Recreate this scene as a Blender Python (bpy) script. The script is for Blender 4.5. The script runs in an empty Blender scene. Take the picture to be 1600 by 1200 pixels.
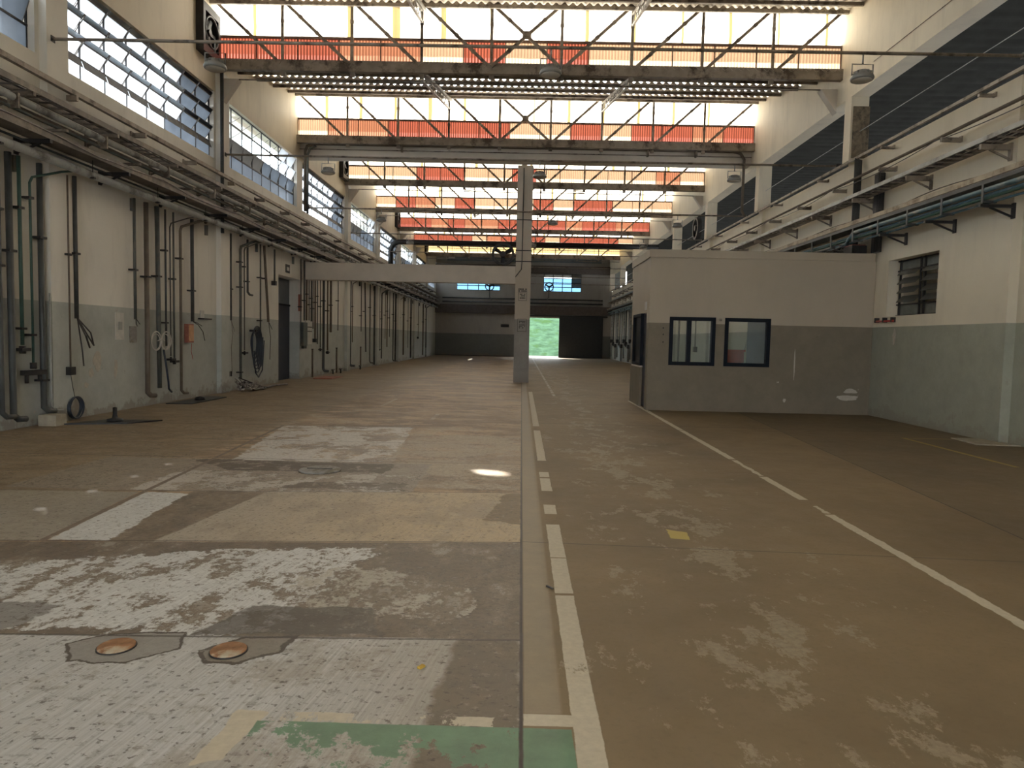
import bpy, math, random
from mathutils import Vector, Matrix, Quaternion
random.seed(7)
C = bpy.context.scene.collection
PI = math.pi
SC = bpy.context.scene

# ------------------------------------------------------------------ camera
F_PX = 1090.0
cam_d = bpy.data.cameras.new('camera'); cam = bpy.data.objects.new('camera', cam_d); C.objects.link(cam)
cam_d.sensor_fit = 'HORIZONTAL'; cam_d.sensor_width = 36.0; cam_d.lens = 36.0 * F_PX / 1600.0
cam_d.clip_start = 0.05; cam_d.clip_end = 500
yaw, pitch, roll = math.radians(.70), math.radians(3.65), math.radians(1.28)
_f = Vector((-math.sin(yaw)*math.cos(pitch), math.cos(yaw)*math.cos(pitch), -math.sin(pitch)))
_r = Vector((math.cos(yaw), math.sin(yaw), 0)); _u = _r.cross(_f)
_r2 = _r*math.cos(roll) + _u*math.sin(roll); _u2 = _u*math.cos(roll) - _r*math.sin(roll)
cam.matrix_world = Matrix(((_r2.x, _u2.x, -_f.x, 0), (_r2.y, _u2.y, -_f.y, 0), (_r2.z, _u2.z, -_f.z, 1.6), (0, 0, 0, 1)))
SC.camera = cam

# ------------------------------------------------------------------ world, sun, exposure
W = bpy.data.worlds.new('sky'); SC.world = W; W.use_nodes = True
wn = W.node_tree.nodes; wn.clear()
_bg = wn.new('ShaderNodeBackground'); _wo = wn.new('ShaderNodeOutputWorld')
_bg.inputs[0].default_value = (.97, .985, 1.0, 1); _bg.inputs[1].default_value = 4.5
W.node_tree.links.new(_bg.outputs[0], _wo.inputs[0])
SUN = Vector((5.65, -9.83, -9.5)).normalized()
sun_d = bpy.data.lights.new('sun', 'SUN'); sun = bpy.data.objects.new('sun', sun_d); C.objects.link(sun)
sun_d.energy = 8; sun_d.angle = math.radians(.53); sun_d.color = (1, .97, .92)
sun.rotation_euler = SUN.to_track_quat('-Z', 'Y').to_euler(); sun.location = (-20, 40, 40)
vs = SC.view_settings
vs.view_transform = 'Standard'; vs.look = 'None'; vs.exposure = 1.38; vs.gamma = 1; vs.use_curve_mapping = False
SC.cycles.max_bounces = 10; SC.cycles.diffuse_bounces = 6; SC.cycles.transparent_max_bounces = 12
SC.cycles.sample_clamp_indirect = 6.0
SC.cycles.use_denoising = True

# ------------------------------------------------------------------ node expression helper
class G:
    def __init__(s, name):
        s.m = bpy.data.materials.new(name); s.m.use_nodes = True
        s.t = s.m.node_tree; s.t.nodes.clear()
        s.out = s.t.nodes.new('ShaderNodeOutputMaterial')
    def n(s, typ, ins=(), **kw):
        nd = s.t.nodes.new(typ)
        for k, v in kw.items(): setattr(nd, k, v)
        for k, v in (ins.items() if isinstance(ins, dict) else enumerate(ins)):
            if v is None: continue
            s.put(nd.inputs[k], v)
        return nd
    def put(s, sock, v):
        if isinstance(v, E): v = v.s
        if isinstance(v, bpy.types.NodeSocket): s.t.links.new(v, sock)
        else:
            if sock.type == 'RGBA' and len(v) == 3: v = (*v, 1)
            sock.default_value = v
    def math(s, op, *a, clamp=False):
        return E(s, s.n('ShaderNodeMath', a, operation=op, use_clamp=clamp).outputs[0])
    def pos(s):
        if not hasattr(s, '_p'):
            s._g = s.n('ShaderNodeNewGeometry'); s._p = s._g.outputs['Position']
            x = s.n('ShaderNodeSeparateXYZ', (s._p,)); s.x, s.y, s.z = [E(s, o) for o in x.outputs]
        return s._p
    def ocoord(s):
        if not hasattr(s, '_o'): s._o = s.n('ShaderNodeTexCoord').outputs['Object']
        return s._o
    def vec(s, x, y, z): return s.n('ShaderNodeCombineXYZ', (x, y, z)).outputs[0]
    def noise(s, v, scale, detail=4, rough=.55, out=0):
        nd = s.n('ShaderNodeTexNoise', {'Vector': v, 'Scale': scale, 'Detail': detail, 'Roughness': rough})
        return E(s, nd.outputs[out])
    def mix(s, f, a, b):
        nd = s.t.nodes.new('ShaderNodeMix'); nd.data_type = 'RGBA'
        s.put(nd.inputs[0], f); s.put(nd.inputs[6], a); s.put(nd.inputs[7], b)
        return nd.outputs[2]
    def bump(s, h, strength=.3, dist=.02):
        return s.n('ShaderNodeBump', {'Strength': strength, 'Distance': dist, 'Height': h}).outputs[0]
    def finish(s, shader):
        s.t.links.new(shader, s.out.inputs[0]); return s.m
    def pbsdf(s, col, rough=.6, metal=0.0, normal=None, spec=None):
        d = {'Base Color': col, 'Roughness': rough, 'Metallic': metal}
        if normal is not None: d['Normal'] = normal
        if spec is not None: d['Specular IOR Level'] = spec
        return s.finish(s.n('ShaderNodeBsdfPrincipled', d).outputs[0])
class E:
    def __init__(s, g, sock): s.g = g; s.s = sock
    def __add__(s, o): return s.g.math('ADD', s, o)
    def __radd__(s, o): return s.g.math('ADD', o, s)
    def __sub__(s, o): return s.g.math('SUBTRACT', s, o)
    def __rsub__(s, o): return s.g.math('SUBTRACT', o, s)
    def __mul__(s, o): return s.g.math('MULTIPLY', s, o)
    def __rmul__(s, o): return s.g.math('MULTIPLY', o, s)
    def abs(s): return s.g.math('ABSOLUTE', s)
    def min(s, o): return s.g.math('MINIMUM', s, o)
    def max(s, o): return s.g.math('MAXIMUM', s, o)
    def fract(s): return s.g.math('FRACT', s)
    def step(s, k=40.0): return s.g.math('MULTIPLY_ADD', s, k, .5, clamp=True)   # soft step about 0

def simple(name, col, rough=.6, metal=0.0, var=.25, scale=6, dirt=None, bump=0.0, spec=None):
    g = G(name); v = g.ocoord()
    n = g.noise(v, scale, 5)
    a = tuple(c*(1-var) for c in col); b = tuple(min(1, c*(1+var)) for c in col)
    c = g.mix((n - .5) * 2.2 + .5, a, b)
    if dirt:
        n2 = g.noise(v, scale*.4, 6, .7)
        c = g.mix(((n2 - .56)*9).step(1.0), c, dirt)
    return g.pbsdf(c, rough, metal, g.bump(n, bump, .01) if bump else None, spec)

# ------------------------------------------------------------------ materials
def wall_material(name, up, low, split=2.07, peel=0.0, wear=1.0):
    g = G(name); p = g.pos()
    big = g.noise(p, .55, 5, .6); fine = g.noise(p, 9, 6, .65); mid = g.noise(p, 2.3, 6, .7)
    stretched = g.noise(g.vec(g.x*1.6, g.y*1.6, g.z*.35), 1.6, 5, .65)
    upc = g.mix((big-.5)*1.6+.5, tuple(c*.90 for c in up), tuple(c*1.08 for c in up))
    upc = g.mix(((stretched-.60)*5).step(1.0)*(.35*wear), upc, tuple(c*.66 for c in up))
    lowc = g.mix((mid-.5)*1.8+.5, tuple(c*.84 for c in low), tuple(c*1.16 for c in low))
    lowc = g.mix(((fine-.70)*30).step(1.0)*.5, lowc, tuple(c*.5 for c in low))
    # scuffed band just above the floor
    near = (g.math('MULTIPLY_ADD', g.z, -2.2, 1.0, clamp=True))
    lowc = g.mix(((mid + near*.30 - .70)*10).step(1.0)*(.6*wear), lowc, (.21, .17, .13))
    # flaked paint showing pale plaster
    pe = g.noise(p, 3.1, 7, .72)
    lowmask = g.math('MULTIPLY_ADD', g.z, -1.4, 2.2, clamp=True)
    lowc = g.mix(((pe - (.735 - peel) - (1.0-lowmask)*.2)*45).step(1.0), lowc, (.50, .47, .41))
    w = (split - g.z)
    col = g.mix(w.step(160), upc, lowc)
    g_b = g.bump(fine + mid*.6, .16, .015)
    return g.pbsdf(col, .62, 0, g_b, .35)
M = {}
M['wall'] = wall_material('painted_plaster', (.79, .775, .72), (.455, .485, .46), peel=.03)
M['wall_r'] = wall_material('painted_plaster_right', (.73, .675, .55), (.355, .37, .305), peel=.0, wear=.6)
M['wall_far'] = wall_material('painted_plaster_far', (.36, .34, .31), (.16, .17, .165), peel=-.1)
M['cabin'] = wall_material('painted_blockwork', (.47, .415, .33), (.205, .18, .135), 2.07, peel=.045, wear=.3)
M['upper'] = wall_material('painted_upper_wall', (.78, .715, .575), (.78, .715, .575), -5, wear=1.0)
M['concrete'] = simple('painted_concrete', (.64, .59, .52), .7, 0, .08, 2.2, None, .1)
M['column'] = wall_material('painted_concrete_column', (.60, .545, .465), (.34, .33, .305), 2.35, peel=-.1, wear=.3)
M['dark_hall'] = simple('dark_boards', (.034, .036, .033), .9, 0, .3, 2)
M['brick'] = simple('bare_brick', (.20, .16, .11), .9, 0, .4, 9, (.08, .07, .05), .4)
M['steel'] = simple('grey_painted_steel', (.29, .25, .205), .55, .1, .25, 5, (.08, .06, .045))
M['steel_red'] = simple('brown_painted_steel', (.16, .10, .075), .6, .1, .25, 5)
M['pale_steel'] = simple('pale_painted_steel', (.42, .40, .36), .5, .1, .15, 5, (.16, .13, .11))
M['pipe'] = simple('dull_grey_green_pipe', (.10, .115, .11), .5, .25, .28, 4, (.16, .14, .115))
M['pipe_dark'] = simple('dark_pipe', (.062, .070, .071), .5, .2, .3, 4)
M['pipe_green'] = simple('green_pipe', (.045, .10, .082), .5, .1, .25, 4)
M['pipe_brown'] = simple('brown_pipe', (.14, .115, .09), .55, .2, .3, 4)
M['pipe_pale'] = simple('pale_pipe', (.36, .37, .355), .45, .1, .18, 3, (.13, .12, .11))
M['pipe_blue'] = simple('blue_pipe', (.085, .15, .185), .4, .2, .25, 4, (.25, .26, .25))
M['galv'] = simple('galvanised_steel', (.48, .48, .46), .35, .7, .2, 8)
M['frame_overlap_grey'] = simple('grey_frame_and_overlap', (.17, .165, .16), .7)
M['tray'] = simple('dusty_cable_tray', (.19, .172, .155), .6, .1, .3, 5, (.30, .27, .22))
M['tray_cream'] = simple('dusty_cream_tray', (.40, .34, .25), .6, .1, .25, 4, (.16, .12, .08))
M['cable'] = simple('black_cable', (.035, .033, .035), .5, 0, .3, 8)
M['cable_blue'] = simple('dark_blue_hose', (.022, .035, .055), .45, 0, .3, 8)
M['cable_grey'] = simple('grey_cable', (.22, .20, .19), .5, 0, .4, 8)
M['cable_white'] = simple('white_cable', (.55, .54, .50), .5, 0, .2, 8)
M['red'] = simple('red_paint', (.42, .045, .035), .45, 0, .2, 6)
M['redrust'] = simple('faded_red_paint', (.34, .12, .09), .6, 0, .3, 6)
M['rust'] = simple('rusty_steel', (.30, .155, .075), .8, .1, .45, 14, (.42, .36, .26), .3)
M['iron'] = simple('dark_iron', (.035, .035, .037), .5, .4, .3, 6)
M['black'] = simple('black_rubber', (.018, .018, .02), .6, 0, .3, 6)
M['navy'] = simple('navy_painted_frame', (.010, .014, .022), .6, 0, .2, 6, None, 0, .12)
M['navydoor'] = simple('navy_door_leaf', (.016, .024, .045), .5, 0, .2, 3)
M['bluegrey'] = simple('blue_grey_panel', (.13, .155, .175), .55, 0, .15, 3)
M['white'] = simple('white_plastic', (.60, .59, .55), .5, 0, .12, 6)
M['lamp'] = simple('grey_lamp_metal', (.30, .31, .31), .4, .4, .15, 6)
M['orange'] = simple('orange_cover', (.62, .34, .19), .5, 0, .2, 6)
M['cement'] = simple('rough_grey_cement', (.27, .265, .25), .85, 0, .22, 16, (.17, .15, .12), .5)
M['plate'] = simple('pale_cement_slab', (.36, .33, .26), .8, 0, .2, 8)
M['ink'] = simple('black_stencil_paint', (.06, .06, .055), .7, 0, .3, 30)
M['grass'] = simple('grassy_bank', (.026, .050, .030), .95, 0, .4, 1.2, (.020, .040, .016), 0, 0.0)
M['yard'] = simple('concrete_yard', (.10, .097, .09), .9, 0, .1, 1, None, 0, 0.0)
M['neighbour'] = simple('white_metal_roof', (.78, .78, .78), .6, 0, .05, 1)
M['roof'] = simple('dusty_fibre_cement_roof', (.74, .69, .60), .85, 0, .15, 1.2, (.25, .22, .18))

def pane_mat(name, col, trans=.85, rough=.25):
    g = G(name); v = g.pos(); n = g.noise(v, 2.5, 5)
    c = g.mix((n-.5)*2+.5, tuple(k*.8 for k in col), col)
    tr = g.n('ShaderNodeBsdfTranslucent', (c,)).outputs[0]
    df = g.n('ShaderNodeBsdfPrincipled', {'Base Color': c, 'Roughness': rough}).outputs[0]
    return g.finish(g.n('ShaderNodeMixShader', (1-trans, tr, df)).outputs[0])
M['frost'] = pane_mat('frosted_pane', (.25, .275, .305))
M['frost_glare'] = pane_mat('glare_painted_pane', (.72, .76, .80))  # paler copy of the frosted pane, sun glare painted into its colour
M['frost_dusty'] = pane_mat('dusty_pane', (.24, .235, .225), .7)
def clear_mat(name, tint=(.9, .95, .97), refl=.08):
    g = G(name)
    t = g.n('ShaderNodeBsdfTransparent', (tint,)).outputs[0]
    s_ = g.n('ShaderNodeBsdfGlossy', {'Color': (.9, .95, 1, 1), 'Roughness': .06}).outputs[0]
    return g.finish(g.n('ShaderNodeMixShader', (refl, t, s_)).outputs[0])
M['clear'] = clear_mat('clear_pane')
M['clear_blue'] = clear_mat('blue_tinted_pane', (.22, .33, .42))
M['clear_dark'] = clear_mat('cabin_glass', (.80, .84, .84), .10)

def sheet_mat(name, col, low, ribs=.35, stain=False):
    """translucent fibreglass sheet, darker stripes at the rib pitch, backlit glow painted into the bottom edge"""
    g = G(name); p = g.pos(); n = g.noise(p, 1.7, 5, .6)
    c = g.mix(((8.79 - g.z) + (n-.5)*.05).step(60), col, low)  # paler bottom zone paints in the light glowing through from behind
    wv = ((g.x * (1/.08)).fract() - .5).abs() * 2
    c = g.mix(((wv - .5)*4).step(1.0)*ribs, c, tuple(k*.35 for k in col))
    c = g.mix(((n-.58)*5).step(1.0)*.3, c, tuple(k*.7 for k in col))
    if stain:
        q = ((g.x * (1/1.22) + .28 + (g.noise(g.vec(g.x*.0, g.y, g.z*1.2), 1.2, 3)-.5)*.05).fract() - .5).abs()
        w = g.noise(g.vec(g.x*1.1, g.y*3.1, 0.0), .9, 2)
        m = (w*.24 - .088 - q).step(60)
        c = g.mix(m*.95, c, (.085, .062, .014))
    tr = g.n('ShaderNodeBsdfTranslucent', (c,)).outputs[0]
    df = g.n('ShaderNodeBsdfDiffuse', (c,)).outputs[0]
    return g.finish(g.n('ShaderNodeMixShader', (.18, tr, df)).outputs[0])
M['sheet_white'] = sheet_mat('pale_translucent_sheet', (.62, .58, .50), (.62, .58, .50), .0, True)
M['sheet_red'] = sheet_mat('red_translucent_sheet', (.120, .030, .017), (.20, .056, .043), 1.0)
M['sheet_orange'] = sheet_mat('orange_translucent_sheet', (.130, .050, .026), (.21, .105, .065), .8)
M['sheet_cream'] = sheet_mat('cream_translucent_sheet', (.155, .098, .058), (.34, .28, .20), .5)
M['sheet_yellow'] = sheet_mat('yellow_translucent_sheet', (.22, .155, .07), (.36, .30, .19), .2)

# ------------------------------------------------------------------ the floor material
def floor_material():
    g = G('worn_factory_floor'); p = g.pos(); x, y = g.x, g.y
    p2 = g.vec(x, y, 0.0)
    nE = g.noise(p2, 4.5, 8, .68)          # ragged edges
    nF = g.noise(p2, 26, 5, .6)            # grain
    nB = g.noise(p2, .6, 4, .55)           # broad tone
    nP = g.noise(g.vec(x*1.0, y*.62, 3.0), 3.6, 9, .76)    # peeling
    nQ = g.noise(g.vec(x*1.0+7, y*.8, 9.0), 1.6, 9, .75)
    nS = g.noise(g.vec(x*75 - y*12, y*2.6, 0.0), 1.0, 4, .65)    # broom strokes
    nD = g.noise(g.vec(x*24, y*30, 5.0), 1.0, 4, .6)           # pits
    BR, TN, PL = (.195, .143, .078), (.385, .27, .158), (.44, .40, .34)
    BW, DK, OL = (.57, .58, .575), (.095, .070, .048), (.195, .135, .080)
    state = {}
    nC = g.noise(g.vec(x, y, 17.0), 1.15, 9, .66)
    nG = g.noise(g.vec(x*1.0, y*1.25, 21.0), 13, 6, .75)
    def outline(pts, amp, w):
        return (w - state_d(pts, amp).abs()).step(220)
    def state_d(pts, amp):
        d = None; n = len(pts)
        for i in range(n):
            (x0, y0), (x1, y1) = pts[i], pts[(i+1) % n]
            L_ = math.hypot(x1-x0, y1-y0); nx, ny = -(y1-y0)/L_, (x1-x0)/L_
            e = x*nx + y*ny - (nx*x0+ny*y0)
            d = e if d is None else d.min(e)
        return d + (nE-.5)*(amp*2)
    def poly(pts, amp=.05, k=60):
        """signed inside-distance to a convex outline given counter-clockwise"""
        d = None; n = len(pts)
        for i in range(n):
            (x0, y0), (x1, y1) = pts[i], pts[(i+1) % n]
            L = math.hypot(x1-x0, y1-y0); nx, ny = -(y1-y0)/L, (x1-x0)/L
            e = x*nx + y*ny - (nx*x0+ny*y0)
            d = e if d is None else d.min(e)
        return (d + (nE-.5)*(amp*2)).step(k)
    def box(x0, x1, y0, y1, amp=.05, k=60): return poly([(x0, y0), (x1, y0), (x1, y1), (x0, y1)], amp, k)
    def thr(n, t, k=30): return (n - t).step(k)
    def line(a, b, w, amp=.01):   # x = a + b*y
        return (w - (x - y*b - a + (nE-.5)*amp).abs()).step(150)
    def hline(a, b, w, amp=.02):
        return (w - (y - x*b - a + (nE-.5)*amp).abs()).step(120)
    def var(c, n, v=.2): return g.mix((n-.5)*2.4+.5, tuple(k*(1-v) for k in c), tuple(k*(1+v) for k in c))
    col = var(BR, nB, .22)
    col = g.mix(thr(nF, .58, 8)*.22, col, tuple(k*.7 for k in BR))
    # right-hand side: bare patches in the brown paint
    right = (x - .2).step(20)
    band = g.math('MULTIPLY_ADD', (x - 1.35 + (nB-.5)*1.2).abs(), -.16, .16)
    m = thr(nP + band*.6 + (nQ-.5)*.25, .625, 30) * right * (3.3 - x).step(3)
    col = g.mix(m*.75, col, var((.29, .245, .17), nF, .25))
    # beyond the slanting joint the slab is darker
    dk = (x - y*.08 - 3.85).step(200)
    col = g.mix(dk*.45, col, (.10, .078, .05))
    far = (y - 12.2 + (nE-.5)*1.2).step(2)
    # left half
    left = (.035 - x).step(200)
    L = var(TN, nB, .22)  # tan base made more golden, warm glow of the roof sheets painted in
    # far zone: tan streaked with brown across
    nX = g.noise(g.vec(x*.45, y*1.7, 1.0), 1.5, 8, .72)
    nX2 = g.noise(g.vec(x*.8, y*1.2, 4.0), 1.1, 8, .75)
    L = g.mix(thr(nX, .51, 12)*.85, L, OL)
    L = g.mix(thr(nX2, .55, 20)*.65, L, (.105, .075, .048))
    L = g.mix(thr(nX2, .42, -22)*.5, L, (.42, .355, .26))
    L = g.mix((-4.2 - x + (nE-.5)*.5).step(5)*.7, L, var((.215, .17, .11), nQ, .25))
    # slab 9..12.4 : bright worn rectangle
    s4 = poly([(-3.62, 8.6), (-1.6, 8.8), (-1.9, 12.3), (-4.15, 12.2)], .12)
    L = g.mix(s4*(1.0-thr(nQ, .53, 30)*.75), L, var((.55, .53, .50), nF, .18))
    L = g.mix(box(-1.75, .03, 7.35, 11.5, .2)*(1.0-thr(nQ, .52, 14)*.7), L, var((.35, .285, .20), nF, .2))
    # slab 7..8.8 : broken surface around the drain
    L = g.mix(box(-5.2, -1.1, 6.9, 8.75, .1)*.8, L, var((.27, .235, .19), nE, .3))
    L = g.mix(box(-3.9, -1.2, 6.95, 8.0, .25)*(1.0-thr(nQ, .50, 30)), L, (.46, .43, .39))
    L = g.mix(poly([(-3.4, 8.05), (-1.6, 8.1), (-1.5, 8.65), (-4.2, 8.75)], .2)*thr(nE, .44, 20), L, DK)
    L = g.mix(poly([(-2.5, 7.2), (-1.2, 7.2), (-1.2, 7.55), (-2.3, 7.5)], .25)*thr(nE, .45, 20)*.8, L, DK)
    # slab 5.2..7
    L = g.mix(poly([(-6.5, 4.9), (-3.62, 5.15), (-3.78, 6.83), (-6.5, 6.7)], .03), L, var((.30, .27, .22), nQ, .2))
    L = g.mix(poly([(-3.57, 5.17), (-3.05, 5.2), (-3.25, 6.8), (-3.72, 6.85)], .07)*(1.0-thr(nD, .66)*.6), L, var((.56, .57, .565), nS, .18))
    L = g.mix(poly([(-3.1, 5.1), (-2.7, 5.1), (-2.55, 6.95), (-3.3, 6.95)], .12), L, var((.18, .14, .095), nP, .5))
    s2 = poly([(-2.78, 5.20), (.04, 5.42), (.04, 7.2), (-2.55, 6.99)], .05)
    L = g.mix(s2, L, g.mix((x+1.9).step(.5), var((.40, .36, .30), nG, .2), var((.44, .345, .215), nG, .22)))
    L = g.mix(s2*thr(nQ, .54, 14)*.45, L, (.24, .195, .14))
    L = g.mix(s2*thr(nS, .56, 9)*.35, L, (.27, .22, .16))
    L = g.mix(poly([(-.30, 6.1), (.04, 5.95), (.04, 7.2), (-.12, 7.15)], .10), L, BR)
    # slab 3.6..5.2 : paint half gone
    s1 = poly([(-7.5, 3.3), (.04, 3.62), (.04, 5.42), (-7.5, 4.8)], .02)
    L = g.mix(s1, L, var((.145, .112, .080), nG, .5))
    L = g.mix(s1*thr(nP, .53, 14)*.35, L, (.27, .225, .165))
    d1 = poly([(-3.7, 3.55), (-1.35, 3.62), (-1.05, 5.2), (-2.0, 5.05), (-3.9, 4.55)], .3)
    L = g.mix(s1*d1*(1.0-thr(nP + (nG-.5)*.35, .535, 22)), L, var(BW, nS, .22))
    d2 = poly([(-1.3, 3.95), (-.3, 3.9), (-.3, 4.35), (-.9, 4.75), (-1.5, 4.6)], .35)
    L = g.mix(s1*d2*(1.0-thr(nP + (nG-.5)*.4, .50, 18))*.9, L, var((.40, .37, .31), nF, .15))
    L = g.mix(s1*thr(nP, .60, 30)*.6, L, (.36, .33, .28))
    # slab in front, broom-finished pale concrete
    s0 = poly([(-9, -4), (.04, -4), (.04, 3.62), (-.56, 3.62), (-2.7, 3.53), (-9, 3.2)], .01)
    near = g.mix((nS-.5)*1.8+.5, (.27, .245, .205), (.40, .375, .33))
    near = g.mix(((x+2.0 + (nB-.5)).abs()*-1.0 + 1.3).step(1)*.8, near, g.mix((nS-.5)*2.4+.5, (.36, .37, .37), (.62, .64, .65)))  # bluish-white paint, its middle brightened in colour for the window sheen
    near = g.mix(thr(nQ + (nG-.5)*.3, .56, 12)*.45, near, (.25, .205, .145))
    near = g.mix(thr(nB + (nE-.5)*.3, .60, 10)*.5, near, (.24, .20, .14))
    L = g.mix(s0, L, near)
    L = g.mix(s0*poly([(-.40, 2.0), (.04, 2.0), (.04, 3.9), (-.30, 3.9)], .09, 25), L, var((.155, .125, .09), nE, .25))
    # dark stain band at the joint
    L = g.mix(poly([(-1.70, 3.60), (-.72, 3.63), (-.85, 4.02), (-1.55, 4.0)], .10)*thr(nQ, .40, 8)*.85, L, (.085, .072, .058))
    L = g.mix(poly([(-3.9, 3.5), (-2.75, 3.5), (-2.6, 3.95), (-3.9, 4.0)], .15)*.7, L, (.12, .105, .09))
    # pits
    L = g.mix(thr(nD, .62, 18)*(9.0-y).step(.5)*.75, L, (.07, .055, .042))
    # cement patches round the two pipe caps
    P1 = [(-2.16, 3.25), (-1.88, 3.26), (-1.70, 3.42), (-1.76, 3.60), (-2.10, 3.58), (-2.28, 3.44)]
    P2 = [(-1.50, 3.29), (-1.34, 3.29), (-1.20, 3.42), (-1.16, 3.60), (-1.42, 3.57), (-1.60, 3.40)]
    L = g.mix(poly(P1, .06, 120), L, var((.27, .26, .24), nG, .3))
    L = g.mix(poly(P2, .06, 120), L, var((.21, .19, .16), nG, .35))
    L = g.mix(outline(P1, .06, .008).max(outline(P2, .06, .012)), L, (.07, .055, .042))
    # cross joints and cracks
    for a, b, w in ((3.625, .035, .010), (5.43, .075, .009), (7.215, .085, .008), (8.88, .01, .012), (12.3, .03, .015), (10.5, .02, .010), (15.6, .02, .02), (20.0, .01, .03), (26, 0, .04)):
        L = g.mix(hline(a, b, w)*.8, L, (.05, .038, .03))
    L = g.mix(line(-3.19, -.08, .028)*(y-5.15).step(40)*(12.2-y).step(40), L, (.17, .13, .095))
    # granular wear over the whole left half, cracks round the broken slabs
    L = g.mix(thr(nG, .585, 16)*.38, L, (.085, .066, .048))
    L = g.mix(thr(nG, .40, -18)*.22, L, (.55, .52, .46))
    crk = (.0045 - (nC - .5).abs()).step(260).max((.003 - (nC - .56).abs()).step(300))
    L = g.mix(crk*(y-6.9).step(3)*(13.5-y).step(2)*(nQ-.46).step(12)*.8, L, (.06, .045, .035))
    col = g.mix(left, col, L)
    # strip beside the long joint, then marking lines
    st = (x-.05).step(300)*(.21-x).step(60)*(y-2.9).step(60)
    col = g.mix(st*.7, col, var((.27, .225, .155), nE, .25))
    right2 = (x - .04).step(300)
    for a, b, w in ((5.45, -.05, .006), (13.4, 0, .012)):
        col = g.mix(hline(a, b, w, .005)*right2*.8, col, (.05, .038, .03))
    col = g.mix(line(3.84, .08, .008), col, (.05, .04, .028))
    WH = var((.50, .455, .355), nF, .10)
    wl = None
    for y0, y1 in ((-3, 4.30), (4.34, 5.05), (5.07, 5.99), (6.36, 6.72), (7.34, 8.02), (8.10, 8.4), (9.2, 12.3), (12.9, 21.5)):
        e = box(.25, .365, y0, y1, .012, 220); wl = e if wl is None else wl.max(e)
    wl = wl * (1.0 - thr(nP, .66, 50)*.9)
    for x0, x1, y0, y1, am in ((2.93, 3.02, -3, 6.60, .035), (2.955, 3.0, 6.66, 6.95, .06), (2.93, 3.025, 7.22, 8.45, .025), (2.95, 3.01, 8.5, 9.6, .06), (2.93, 3.03, 9.7, 12.8, .03), (2.93, 3.03, 12.85, 19, .03)):
        wl = wl.max(box(x0, x1, y0, y1, am, 160))
    wl = wl.max(box(.045, .26, 2.805, 2.895, .008, 260))
    wl = wl.max(poly([(-1.19, 2.48), (-1.10, 2.52), (-1.02, 2.86), (-1.17, 2.86)], .05, 200))
    wl = wl.max(box(-1.02, .04, 2.785, 2.86, .02, 200)*(1.0-thr(nP, .50, 60)))
    col = g.mix(wl, col, WH)
    gr = box(-1.06, .245, -3, 2.785, .012, 200)
    gr = gr * (1.0 - thr(nQ + (nE-.5)*.35, .545, 60)*(.02-x).step(60))
    col = g.mix(gr, col, var((.135, .235, .15), nE, .25))
    # small marks on the right
    col = g.mix(poly([(1.27, 5.66), (1.41, 5.62), (1.43, 5.84), (1.27, 5.95)], .04, 200), col, (.46, .36, .10))
    col = g.mix(box(6.82, 6.90, 9.6, 12.5, .02, 100)*(.62-nP).step(12)*.8, col, (.36, .27, .06))
    col = g.mix(box(6.9, 7.7, 12.4, 12.5, .02, 100)*.4, col, (.33, .25, .08))
    for a, y0, y1 in ((-1.72, 13.3, 14.6), (.98, 20, 60), (-3.2, 16, 18)):
        col = g.mix(line(a, 0, .04)*(y-y0).step(10)*(y1-y).step(10)*(.52-nX).step(10)*.8, col, (.48, .42, .33))
    # long joint
    col = g.mix(line(.035, 0, .009, .012), col, (.045, .036, .03))
    bumpv = nF*.35 + nE*.5 + nS*.3*left + wl*.25 + nG*.35*left
    rough = g.math('MULTIPLY_ADD', nE, .35, .36, clamp=True) + right*.14
    return g.pbsdf(col, rough, 0, g.bump(bumpv, .35, .012), .42)
M['floor'] = floor_material()

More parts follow.
